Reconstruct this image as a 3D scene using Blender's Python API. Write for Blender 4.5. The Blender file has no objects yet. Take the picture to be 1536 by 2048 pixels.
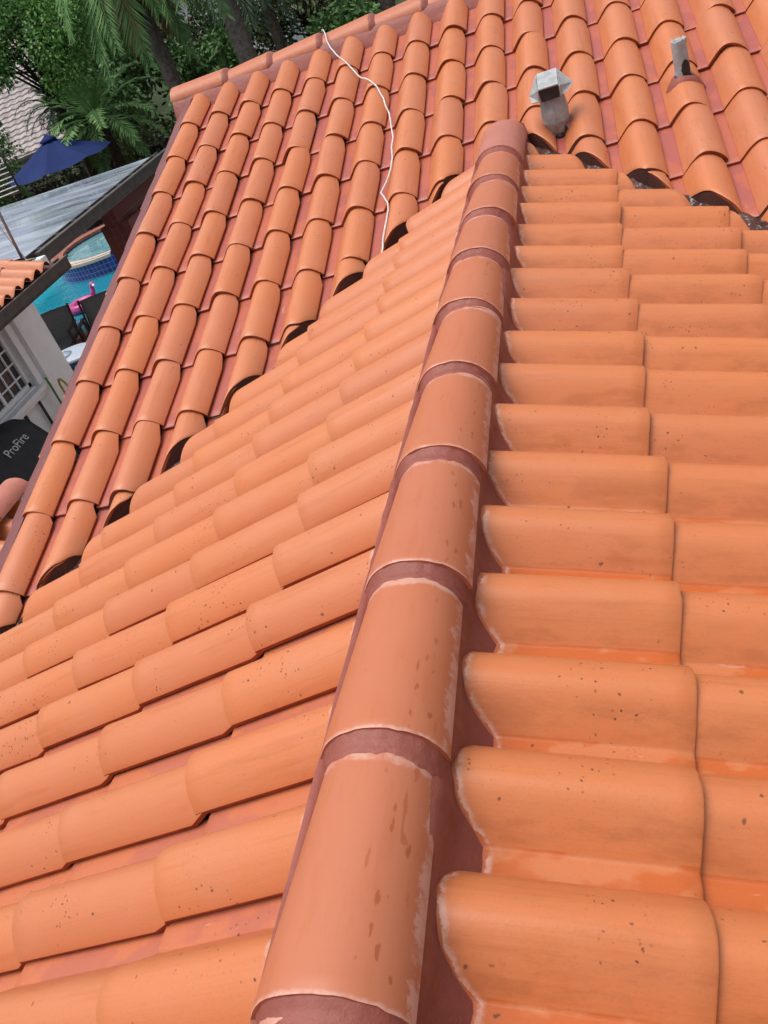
import bpy, bmesh, math, random
from math import sin, cos, tan, pi, sqrt, radians, atan2
from mathutils import Vector, Matrix, noise

random.seed(7)
scene = bpy.context.scene

# ------------------------------------------------------------------ camera
U = 0.2127                                  # metres per tile width: the roof is laid out in tile widths
cam_data = bpy.data.cameras.new("camera")
cam = bpy.data.objects.new("camera", cam_data)
scene.collection.objects.link(cam)
cam.location = (2.333 * U, -21.353 * U, 4.7576 * U)
cam.rotation_euler = (0.97349, 0.33237, 0.16755)
cam_data.sensor_fit = 'VERTICAL'
cam_data.sensor_height = 36.0
cam_data.lens = 1793.68 / 2048 * 36.0
cam_data.clip_start = 0.02
cam_data.clip_end = 500
scene.camera = cam

# ------------------------------------------------------------------ light
SUN_EL, SUN_AZ = radians(75), radians(-108)  # azimuth from +Y towards +X
world = bpy.data.worlds.new("World")
scene.world = world
world.use_nodes = True
wn, wl = world.node_tree.nodes, world.node_tree.links
bg = wn["Background"]
sky = wn.new("ShaderNodeTexSky")
sky.sky_type = 'NISHITA'
sky.sun_disc = False
sky.sun_elevation = SUN_EL
sky.sun_rotation = SUN_AZ
sky.air_density = 1.0
sky.dust_density = 6.0
sky.ozone_density = 1.0
hs = wn.new("ShaderNodeHueSaturation")
hs.inputs["Saturation"].default_value = 0.35
wl.new(sky.outputs[0], hs.inputs["Color"])
wl.new(hs.outputs[0], bg.inputs["Color"])
bg.inputs["Strength"].default_value = 0.15
sun_data = bpy.data.lights.new("sun", 'SUN')
sun_data.energy = 1.5
sun_data.angle = radians(50)
sun_data.color = (1.0, 0.97, 0.93)
sun = bpy.data.objects.new("sun", sun_data)
scene.collection.objects.link(sun)
sun.location = (0, 0, 12)
sd = Vector((sin(SUN_AZ) * cos(SUN_EL), cos(SUN_AZ) * cos(SUN_EL), sin(SUN_EL)))
sun.rotation_euler = sd.to_track_quat('Z', 'Y').to_euler()
scene.view_settings.view_transform = 'Standard'
scene.view_settings.look = 'None'
scene.view_settings.gamma = 1.0
scene.view_settings.exposure = 0.16

# ------------------------------------------------------------------ helpers
COL = scene.collection


def lerp(a, b, t):
    return a + (b - a) * t


def clamp(x, a=0.0, b=1.0):
    return a if x < a else b if x > b else x


def nz(x, y=0.0, z=0.0):
    return noise.noise(Vector((x, y, z)))


def tag(o, label, cat, group=None, kind=None):
    o["label"] = label
    o["category"] = cat
    if group:
        o["group"] = group
    if kind:
        o["kind"] = kind
    return o


def empty(name, loc, label, cat, group=None, rz=0.0):
    o = bpy.data.objects.new(name, None)
    COL.objects.link(o)
    o.location = loc
    o.rotation_euler = (0, 0, rz)
    o.empty_display_size = 0.2
    return tag(o, label, cat, group)


class MB:
    """collects geometry in world (or parent) coordinates; build() makes ONE mesh object"""

    def __init__(self):
        self.v, self.f, self.m, self.s = [], [], [], []
        self.tc, self.tm = {}, {}

    def vert(self, p, tc=None, tm=None):
        self.v.append(tuple(p))
        i = len(self.v) - 1
        if tc is not None:
            self.tc[i] = tc
        if tm is not None:
            self.tm[i] = tm
        return i

    def face(self, idx, mat=0, smooth=False):
        self.f.append(tuple(idx))
        self.m.append(mat)
        self.s.append(smooth)

    def grid(self, rows, mat=0, smooth=True, flip=False):
        """rows: list of lists of vertex indices"""
        for a, b in zip(rows[:-1], rows[1:]):
            for i in range(len(a) - 1):
                q = (a[i], a[i + 1], b[i + 1], b[i])
                self.face(q[::-1] if flip else q, mat, smooth)

    def box(self, c, s, rot=None, mat=0, taper=1.0):
        c = Vector(c)
        hx, hy, hz = s[0] / 2, s[1] / 2, s[2] / 2
        base = len(self.v)
        for z in (-1, 1):
            k = taper if z > 0 else 1.0
            for x, y in ((-1, -1), (1, -1), (1, 1), (-1, 1)):
                p = Vector((x * hx * k, y * hy * k, z * hz))
                if rot is not None:
                    p = rot @ p
                self.v.append(tuple(c + p))
        b = base
        for q in ((0, 3, 2, 1), (4, 5, 6, 7), (0, 1, 5, 4), (1, 2, 6, 5), (2, 3, 7, 6), (3, 0, 4, 7)):
            self.face([b + i for i in q], mat)

    def tube(self, pts, r, n=8, mat=0, cap=True, smooth=True):
        pts = [Vector(p) for p in pts]
        rs = r if isinstance(r, (list, tuple)) else [r] * len(pts)
        rings = []
        side = None
        for i, p in enumerate(pts):
            d = (pts[min(i + 1, len(pts) - 1)] - pts[max(i - 1, 0)]).normalized()
            if side is None:
                a = Vector((0, 0, 1)) if abs(d.z) < 0.9 else Vector((1, 0, 0))
                side = d.cross(a).normalized()
            else:
                side = (side - d * side.dot(d)).normalized()
            up = side.cross(d)
            rings.append([self.vert(p + (side * cos(2 * pi * k / n) + up * sin(2 * pi * k / n)) * rs[i]) for k in range(n)])
        for a, b in zip(rings[:-1], rings[1:]):
            for k in range(n):
                self.face((a[k], b[k], b[(k + 1) % n], a[(k + 1) % n]), mat, smooth)
        if cap:
            self.face(rings[0], mat)
            self.face(rings[-1][::-1], mat)

    def lathe(self, c, prof, n=20, mat=0, smooth=True, sx=1.0, sy=1.0):
        c = Vector(c)
        rings = [[self.vert(c + Vector((r * sx * cos(2 * pi * k / n), r * sy * sin(2 * pi * k / n), z))) for k in range(n)] for r, z in prof]
        for a, b in zip(rings[:-1], rings[1:]):
            for k in range(n):
                self.face((a[k], a[(k + 1) % n], b[(k + 1) % n], b[k]), mat, smooth)
        self.face(rings[0][::-1], mat)
        self.face(rings[-1], mat)

    def quad(self, a, b, c, d, mat=0):
        self.face([self.vert(a), self.vert(b), self.vert(c), self.vert(d)], mat)

    def plate(self, pts, t, mat=0):
        """closed slab: polygon pts (planar) thickened along its normal"""
        P = [Vector(p) for p in pts]
        n = (P[1] - P[0]).cross(P[2] - P[0]).normalized() * t
        a = [self.vert(p) for p in P]
        b = [self.vert(p + n) for p in P]
        self.face(a[::-1], mat)
        self.face(b, mat)
        k = len(P)
        for i in range(k):
            self.face((a[i], a[(i + 1) % k], b[(i + 1) % k], b[i]), mat)

    def build(self, name, mats, parent=None, kind=None, bevel=0.0):
        me = bpy.data.meshes.new(name)
        me.from_pydata(self.v, [], self.f)
        if not isinstance(mats, (list, tuple)):
            mats = [mats]
        for m in mats:
            me.materials.append(m)
        me.polygons.foreach_set("material_index", self.m)
        me.polygons.foreach_set("use_smooth", self.s)
        if self.tc:
            at = me.attributes.new("tc", 'FLOAT_VECTOR', 'POINT')
            flat = []
            for i in range(len(self.v)):
                flat.extend(self.tc.get(i, (0.5, 0.5, 0.5)))
            at.data.foreach_set("vector", flat)
        if self.tm or self.tc:
            at = me.attributes.new("tm", 'FLOAT', 'POINT')
            at.data.foreach_set("value", [self.tm.get(i, 9.0) for i in range(len(self.v))])
        me.update()
        if bevel:
            bm = bmesh.new()
            bm.from_mesh(me)
            bmesh.ops.bevel(bm, geom=[e for e in bm.edges if len(e.link_faces) == 2 and e.calc_face_angle(0) > 0.6],
                            offset=bevel, segments=2, affect='EDGES', profile=0.7)
            bm.to_mesh(me)
            bm.free()
        o = bpy.data.objects.new(name, me)
        COL.objects.link(o)
        if parent is not None:
            o.parent = parent
            # geometry was given in world space: undo the parent's transform
            chain = Matrix()
            q = parent
            while q is not None:
                chain = (Matrix.LocRotScale(q.location, q.rotation_euler, q.scale) if q.type == 'EMPTY' or q.parent is None else q.matrix_parent_inverse @ Matrix.LocRotScale(q.location, q.rotation_euler, q.scale)) @ chain
                q = q.parent
            o.matrix_parent_inverse = chain.inverted()
        if kind:
            o["kind"] = kind
        return o


# ------------------------------------------------------------------ materials
class NT:
    def __init__(self, name):
        self.mat = bpy.data.materials.new(name)
        self.mat.use_nodes = True
        self.nt = self.mat.node_tree
        self.p = self.nt.nodes["Principled BSDF"]

    def n(self, t, **kw):
        x = self.nt.nodes.new(t)
        for k, v in kw.items():
            setattr(x, k, v)
        return x

    def l(self, a, b):
        self.nt.links.new(a, b)

    def put(self, sock, v):
        if isinstance(v, (int, float)):
            sock.default_value = v
        elif isinstance(v, tuple):
            sock.default_value = v if len(v) == len(sock.default_value) else (*v, 1.0)[:len(sock.default_value)]
        else:
            self.l(v, sock)

    def math(self, op, a, b=0.0, c=None, cl=False):
        x = self.n("ShaderNodeMath", operation=op, use_clamp=cl)
        self.put(x.inputs[0], a)
        self.put(x.inputs[1], b)
        if c is not None:
            self.put(x.inputs[2], c)
        return x.outputs[0]

    def step(self, v, lo, hi, a=0.0, b=1.0):
        x = self.n("ShaderNodeMapRange", interpolation_type='SMOOTHSTEP')
        self.put(x.inputs["Value"], v)
        for k, q in (("From Min", lo), ("From Max", hi), ("To Min", a), ("To Max", b)):
            x.inputs[k].default_value = q
        return x.outputs[0]

    def mix(self, f, a, b, mode='MIX'):
        x = self.n("ShaderNodeMix", data_type='RGBA', blend_type=mode)
        self.put(x.inputs[0], f)
        self.put(x.inputs[6], a)
        self.put(x.inputs[7], b)
        return x.outputs[2]

    def noise(self, vec, scale, detail=3.0, rough=0.5, out=0, dist=0.0):
        x = self.n("ShaderNodeTexNoise")
        self.l(vec, x.inputs["Vector"])
        x.inputs["Scale"].default_value = scale
        x.inputs["Detail"].default_value = detail
        x.inputs["Roughness"].default_value = rough
        x.inputs["Distortion"].default_value = dist
        return x.outputs[out]

    def voro(self, vec, scale, feature='F1'):
        x = self.n("ShaderNodeTexVoronoi", feature=feature)
        self.l(vec, x.inputs["Vector"])
        x.inputs["Scale"].default_value = scale
        return x

    def pos(self):
        return self.n("ShaderNodeTexCoord").outputs["Object"]

    def scalev(self, vec, s):
        x = self.n("ShaderNodeVectorMath", operation='MULTIPLY')
        self.l(vec, x.inputs[0])
        x.inputs[1].default_value = s
        return x.outputs[0]

    def addv(self, a, b):
        x = self.n("ShaderNodeVectorMath", operation='ADD')
        self.put(x.inputs[0], a)
        self.put(x.inputs[1], b)
        return x.outputs[0]

    def bump(self, h, strength=0.2, dist=0.01):
        x = self.n("ShaderNodeBump")
        x.inputs["Strength"].default_value = strength
        x.inputs["Distance"].default_value = dist
        self.l(h, x.inputs["Height"])
        self.l(x.outputs[0], self.p.inputs["Normal"])

    def out(self, col, rough=0.5, spec=0.5, metal=0.0):
        self.put(self.p.inputs["Base Color"], col)
        self.put(self.p.inputs["Roughness"], rough)
        self.put(self.p.inputs["Specular IOR Level"], spec)
        self.put(self.p.inputs["Metallic"], metal)
        return self.mat


def simple(name, c1, c2, scale=8.0, rough=0.6, spec=0.4, metal=0.0, bump=0.0, bscale=40.0, detail=4.0):
    m = NT(name)
    p = m.pos()
    f = m.step(m.noise(p, scale, detail), 0.35, 0.65)
    if bump:
        m.bump(m.noise(p, bscale, 3), bump, 0.01)
    return m.out(m.mix(f, c1, c2), rough, spec, metal)


def specks(m, p, col, amount):
    """small dark mildew spots and a few larger ones, in patches"""
    dark = (0.075, 0.028, 0.016)
    w = m.addv(p, m.scalev(m.noise(p, 70.0, 2, out=1), (0.012, 0.012, 0.012)))
    patch = m.step(m.noise(m.addv(p, (7.3, 1.1, 3.0)), 6.0, 4), 0.51, 0.64)
    v1 = m.voro(w, 95.0)
    sp1 = m.math('MULTIPLY', m.step(v1.outputs["Distance"], 0.16, 0.26, 1, 0), patch)
    pick = m.n("ShaderNodeSeparateColor")
    m.l(v1.outputs["Color"], pick.inputs[0])
    sp1 = m.math('MULTIPLY', sp1, m.step(pick.outputs[0], 0.55, 0.75))
    v2 = m.voro(m.addv(w, (3.0, 5.0, 1.0)), 34.0)
    pk2 = m.n("ShaderNodeSeparateColor")
    m.l(v2.outputs["Color"], pk2.inputs[0])
    sp2 = m.math('MULTIPLY', m.step(v2.outputs["Distance"], 0.08, 0.15, 1, 0), m.step(pk2.outputs[0], 0.88, 0.9))
    s = m.math('MULTIPLY', m.math('MAXIMUM', sp1, m.math('MULTIPLY', sp2, 0.8)), amount)
    return m.mix(s, col, dark)


def tile_material(name, tone_a, tone_b, pan_a, pan_b, dirt, pink):
    m = NT(name)
    p = m.pos()
    a = m.n("ShaderNodeAttribute", attribute_name="tc")
    sep = m.n("ShaderNodeSeparateXYZ")
    m.l(a.outputs["Vector"], sep.inputs[0])
    u, v, rnd = sep.outputs
    tm = m.n("ShaderNodeAttribute", attribute_name="tm").outputs["Fac"]

    def tuv(su, sv, sr):
        c = m.n("ShaderNodeCombineXYZ")
        m.l(m.math('MULTIPLY', u, su), c.inputs[0])
        m.l(m.math('MULTIPLY', v, sv), c.inputs[1])
        m.l(m.math('MULTIPLY', rnd, sr), c.inputs[2])
        return c.outputs[0]

    k = lambda c, f: tuple(x * f for x in c)
    # every tile has its own tone
    base = m.mix(m.step(rnd, 0.1, 0.9), tone_a, tone_b)
    r2 = m.math('FRACT', m.math('MULTIPLY', rnd, 7.31))
    base = m.mix(m.math('MULTIPLY', m.step(r2, 0.6, 1.0), 0.3), base, (tone_b[0] * .88, tone_b[1] * .86, tone_b[2] * .98))
    r3 = m.math('FRACT', m.math('MULTIPLY', rnd, 23.7))
    base = m.mix(m.math('MULTIPLY', m.step(r3, 0.75, 1.0), 0.3), base, (tone_a[0] * 1.06, tone_a[1] * 1.16, tone_a[2] * 1.1))
    # cloudy wear
    cloud = m.noise(p, 6.0, 5, 0.6)
    base = m.mix(m.math('MULTIPLY', m.step(cloud, 0.44, 0.66), pink), base, (tone_b[0], tone_b[1] * 1.15, tone_b[2] * 1.5))
    # long drag marks from the extrusion and the sprayed coat
    streak = m.noise(tuv(9.0, 1.3, 91.0), 1.0, 4, 0.6)
    base = m.mix(m.math('MULTIPLY', m.step(streak, 0.52, 0.72), 0.45), base, (tone_a[0] * .80, tone_a[1] * .68, tone_a[2] * .55))
    fine = m.noise(tuv(46.0, 1.0, 37.0), 1.0, 3, 0.6)
    base = m.mix(m.math('MULTIPLY', m.step(fine, 0.5, 0.75), 0.16), base, k(tone_a, .72))
    # dirt washed along the flank next to the pan, in runs
    flank = m.math('MULTIPLY', m.step(u, 0.225, 0.25), m.step(u, 0.33, 0.52, 1, 0))
    runs = m.step(m.noise(tuv(7.0, 3.2, 61.0), 1.0, 6, 0.7), 0.44, 0.64)
    base = m.mix(m.math('MULTIPLY', m.math('MULTIPLY', flank, runs), dirt), base, (0.36, 0.105, 0.032))
    grime = m.math('MULTIPLY', m.step(m.noise(m.addv(p, (2.0, 9.0, 4.0)), 34.0, 6, 0.75), 0.55, 0.70), m.step(m.noise(tuv(3.0, 2.2, 71.0), 1.0, 3, 0.5), 0.52, 0.66))
    base = m.mix(m.math('MULTIPLY', m.math('MULTIPLY', grime, m.step(u, 0.75, 0.6)), dirt * .55), base, (0.25, 0.095, 0.045))
    # the pan: bare band, overpainted in places
    panm = m.step(m.math('ADD', u, m.math('MULTIPLY', m.math('SUBTRACT', m.noise(tuv(2.0, 6.0, 33.0), 1.0, 3), 0.5), 0.015)), 0.218, 0.230, 1, 0)
    pan = m.mix(m.step(m.noise(tuv(1.5, 1.6, 17.0), 1.0, 4, 0.6), 0.46, 0.52), pan_a, pan_b)
    scuff = m.math('MULTIPLY', m.step(m.noise(tuv(14.0, 3.0, 91.0), 1.0, 4, 0.7), 0.66, 0.72), 0.5)
    pan = m.mix(scuff, pan, (0.62, 0.34, 0.25))
    col = m.mix(panm, base, pan)
    # pale scratches and chalky marks
    sc2 = m.math('MULTIPLY', m.step(m.noise(tuv(16.0, 9.0, 11.0), 1.0, 5, 0.75), 0.735, 0.78), 0.4)
    col = m.mix(sc2, col, (0.68, 0.40, 0.29))
    # pores
    pore = m.noise(p, 210.0, 4, 0.75)
    col = m.mix(m.math('MULTIPLY', m.step(pore, 0.54, 0.70), 0.30), col, k(tone_a, .55))
    col = specks(m, p, col, 0.9)
    # lime bloom and a raw band where the tile meets the ridge mortar
    edge = m.math('ADD', tm, m.math('MULTIPLY', m.math('SUBTRACT', m.noise(p, 34.0, 5, 0.7), 0.5), 0.13))
    bloom = m.math('MULTIPLY', m.step(edge, 0.035, 0.05), m.step(edge, 0.05, 0.10, 1, 0))
    bloomn = m.step(m.noise(p, 26.0, 5, 0.7), 0.38, 0.56)
    col = m.mix(m.math('MULTIPLY', m.math('MULTIPLY', bloom, bloomn), 0.52), col, (0.70, 0.49, 0.43))
    raw = m.step(edge, 0.03, 0.045, 1, 0)
    col = m.mix(m.math('MULTIPLY', raw, 0.85), col, (0.46, 0.11, 0.04))
    m.bump(m.math('ADD', m.noise(p, 150.0, 5, 0.7), m.math('MULTIPLY', fine, 0.7)), 0.16, 0.003)
    rough = m.math('ADD', 0.27, m.math('MULTIPLY', m.noise(p, 11.0, 4, 0.6), 0.28))
    return m.out(col, rough, 0.45)


M_TILE_A = tile_material("glazed_tile_far", (0.54, 0.175, 0.068), (0.52, 0.176, 0.080), (0.35, 0.086, 0.066), (0.41, 0.103, 0.058), 0.25, 0.35)
M_TILE_R = tile_material("glazed_tile_orange", (0.545, 0.168, 0.056), (0.53, 0.166, 0.062), (0.52, 0.168, 0.062), (0.485, 0.112, 0.024), 0.48, 0.20)  # right wing slope: its own orange glaze, stronger orange pans, more flank dirt
M_TILE_L = tile_material("glazed_tile_peach", (0.54, 0.172, 0.062), (0.525, 0.172, 0.071), (0.48, 0.145, 0.065), (0.42, 0.122, 0.072), 0.30, 0.30)  # left wing slope and the small roofs: slightly peachier glaze
M_EDGE = simple("tile_raw_edge", (0.34, 0.085, 0.032), (0.26, 0.06, 0.025), 20, 0.8, 0.2)
M_EDGE2 = simple("cap_raw_edge", (0.40, 0.10, 0.05), (0.33, 0.085, 0.045), 20, 0.7, 0.3)


def cap_material():
    m = NT("ridge_cap_tile")
    p = m.pos()
    a = m.n("ShaderNodeAttribute", attribute_name="tc")
    sep = m.n("ShaderNodeSeparateXYZ")
    m.l(a.outputs["Vector"], sep.inputs[0])
    x, v, rnd = sep.outputs
    tm = m.n("ShaderNodeAttribute", attribute_name="tm").outputs["Fac"]
    base = m.mix(rnd, (0.465, 0.142, 0.062), (0.445, 0.138, 0.068))
    base = m.mix(m.math('MULTIPLY', m.step(m.noise(p, 5.0, 4, 0.55), 0.42, 0.62), 0.4), base, (0.46, 0.160, 0.085))
    comb = m.n("ShaderNodeCombineXYZ")
    m.l(m.math('MULTIPLY', x, 4.0), comb.inputs[0])
    m.l(m.math('MULTIPLY', v, 1.1), comb.inputs[1])
    m.l(m.math('MULTIPLY', rnd, 77.0), comb.inputs[2])
    base = m.mix(m.math('MULTIPLY', m.step(m.noise(comb.outputs[0], 1.6, 4, 0.6), 0.5, 0.7), 0.35), base, (0.40, 0.115, 0.036))
    # drip stains: elongated spots on the right flank
    comb2 = m.n("ShaderNodeCombineXYZ")
    m.l(m.math('MULTIPLY', x, 9.0), comb2.inputs[0])
    m.l(m.math('MULTIPLY', v, 4.4), comb2.inputs[1])
    m.l(m.math('MULTIPLY', rnd, 53.0), comb2.inputs[2])
    wv = m.addv(comb2.outputs[0], m.scalev(m.noise(comb2.outputs[0], 2.0, 2, out=1), (0.55, 0.7, 0.0)))
    vo = m.voro(wv, 1.15)
    pk = m.n("ShaderNodeSeparateColor")
    m.l(vo.outputs["Color"], pk.inputs[0])
    drip = m.math('MULTIPLY', m.step(vo.outputs["Distance"], 0.20, 0.25, 1, 0), m.step(pk.outputs[0], 0.32, 0.38))
    drip = m.math('MULTIPLY', drip, m.math('MULTIPLY', m.step(x, 0.52, 0.6), m.step(x, 0.84, 0.9, 1, 0)))
    base = m.mix(m.math('MULTIPLY', drip, 0.85), base, (0.33, 0.078, 0.022))
    # a few larger rusty blotches
    comb3 = m.n("ShaderNodeCombineXYZ")
    m.l(m.math('MULTIPLY', x, 3.4), comb3.inputs[0])
    m.l(m.math('MULTIPLY', v, 1.9), comb3.inputs[1])
    m.l(m.math('MULTIPLY', rnd, 29.0), comb3.inputs[2])
    bl = m.math('MULTIPLY', m.step(m.noise(comb3.outputs[0], 1.3, 5, 0.55, dist=0.4), 0.665, 0.685), m.math('MULTIPLY', m.step(x, -0.1, 0.1), m.step(x, 0.80, 0.88, 1, 0)))
    base = m.mix(m.math('MULTIPLY', bl, 0.7), base, (0.36, 0.088, 0.026))
    col = specks(m, p, base, 0.22)
    # lime bloom: right edge, far end under the mortar ring, fine line along the near end
    n1 = m.math('MULTIPLY', m.math('SUBTRACT', m.noise(p, 30.0, 6, 0.75), 0.5), 0.26)
    side = m.step(m.math('ADD', x, n1), 0.945, 0.98)
    far = m.step(m.math('ADD', v, m.math('MULTIPLY', n1, 0.5)), 1.50, 1.54)
    near = m.step(m.math('ADD', v, m.math('MULTIPLY', n1, 0.25)), 0.0, 0.03, 1, 0)
    lim = m.math('MULTIPLY', m.math('MAXIMUM', m.math('MAXIMUM', side, m.math('MULTIPLY', far, 0.8)), near), tm)
    lim = m.math('MULTIPLY', lim, m.step(m.noise(p, 19.0, 5, 0.7), 0.34, 0.56))
    col = m.mix(m.math('MULTIPLY', lim, 0.52), col, (0.66, 0.45, 0.40))
    m.bump(m.noise(p, 120.0, 4, 0.6), 0.10, 0.003)
    return m.out(col, m.math('ADD', 0.38, m.math('MULTIPLY', m.noise(p, 10.0, 3), 0.2)), 0.42)


M_CAP = cap_material()


def mortar_material(name, c1, c2, c3, rough=0.6):
    m = NT(name)
    p = m.pos()
    col = m.mix(m.step(m.noise(p, 6.0, 4, 0.6), 0.38, 0.64), c1, c2)
    col = m.mix(m.math('MULTIPLY', m.step(m.noise(m.addv(p, (4.0, 2.0, 1.0)), 26.0, 4, 0.7), 0.62, 0.75), 0.5), col, c3)
    m.bump(m.noise(p, 30.0, 8, 0.68), 0.40, 0.010)
    return m.out(col, rough, 0.4)


M_MORTAR = mortar_material("painted_mortar", (0.275, 0.077, 0.056), (0.235, 0.064, 0.047), (0.32, 0.12, 0.09), 0.5)
M_MORTARCAP = mortar_material("painted_cap", (0.46, 0.17, 0.125), (0.41, 0.148, 0.107), (0.50, 0.21, 0.16), 0.45)
M_RAKE = mortar_material("rake_paint", (0.19, 0.061, 0.060), (0.165, 0.052, 0.051), (0.26, 0.095, 0.09), 0.55)
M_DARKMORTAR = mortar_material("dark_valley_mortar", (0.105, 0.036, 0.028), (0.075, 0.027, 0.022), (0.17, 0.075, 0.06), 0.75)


def flashing_material():
    m = NT("weathered_flashing")
    p = m.pos()
    f = m.step(m.noise(p, 60.0, 5, 0.75), 0.42, 0.6)
    col = m.mix(f, (0.03, 0.03, 0.03), (0.36, 0.40, 0.40))
    return m.out(col, 0.6, 0.5)


M_FLASH = flashing_material()


def lead_material():
    m = NT("grey_lead")
    p = m.pos()
    col = m.mix(m.step(m.noise(p, 22.0, 5, 0.65), 0.35, 0.68), (0.29, 0.30, 0.31), (0.42, 0.43, 0.44))
    col = m.mix(m.math('MULTIPLY', m.step(m.noise(p, 75.0, 3, 0.7), 0.6, 0.7), 0.4), col, (0.55, 0.57, 0.58))
    m.bump(m.noise(p, 45.0, 4), 0.35, 0.006)
    return m.out(col, 0.55, 0.5, 0.08)


M_LEAD = lead_material()
M_TAR = simple("black_tar", (0.018, 0.014, 0.015), (0.035, 0.022, 0.022), 30, 0.5, 0.4, bump=0.4)
M_STUCCO = simple("white_stucco", (0.80, 0.815, 0.82), (0.74, 0.755, 0.76), 5, 0.85, 0.3, bump=0.25, bscale=120)
M_WHITE = simple("white_paint", (0.82, 0.835, 0.85), (0.77, 0.785, 0.80), 6, 0.45, 0.4)
M_GLASS = NT("dark_window_glass").out((0.035, 0.037, 0.042), 0.12, 0.6)
M_GUTTER = simple("bronze_gutter", (0.085, 0.075, 0.068), (0.055, 0.05, 0.046), 9, 0.42, 0.5)
M_DARK = simple("dark_metal", (0.02, 0.02, 0.022), (0.03, 0.03, 0.032), 9, 0.5, 0.4)
M_CABLE = simple("white_cable", (0.66, 0.66, 0.66), (0.56, 0.56, 0.57), 30, 0.45, 0.5)

# ------------------------------------------------------------------ the roof in tile units
PA, PB, ZB = 0.26379, 0.31156, -0.236
LT = 1.783                                   # exposed tile length
TA, TB = tan(PA), tan(PB)
HC = 0.34                                    # barrel height


class Frame:
    def __init__(self, o, eu, ev):
        self.o, self.eu, self.ev = Vector(o), Vector(eu), Vector(ev)
        self.en = self.eu.cross(self.ev)

    def p(self, u, v, h):
        return (self.o + self.eu * u + self.ev * v + self.en * h) * U


FA = Frame((0, 0, 0), (1, 0, 0), (0, cos(PA), sin(PA)))                      # u = +X, v = upslope
FR = Frame((0, 0, ZB), (0, 1, 0), (-cos(PB), 0, sin(PB)))                    # u = +Y, v = -(distance from ridge)
FL = Frame((0, 0, ZB), (0, -1, 0), (cos(PB), 0, sin(PB)))                    # u = -Y


def valley_y(x):
    return (ZB - TB * abs(x)) / TA


def valley_x(y):
    return (ZB - TA * y) / TB


US = [-0.07, 0.07, 0.190, 0.205, 0.222, 0.245, 0.27]
US += [0.27 + 0.34 * i / 9 for i in range(1, 10)]
US += [0.61 + 0.39 * sin(pi / 2 * i / 10) for i in range(1, 11)]


def prof(u, hc=HC):
    if u <= 0.205:
        return 0.0
    if u < 0.61:
        s = (u - 0.205) / 0.405
        return hc * (sin(pi / 2 * s) ** 1.02 - 0.06 * sin(pi * s) * (1 - s))
    t = (u - 0.61) / 0.39
    return 0.066 + (hc - 0.066) * max(0.0, 1 - t ** 2.0) ** 0.86


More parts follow.
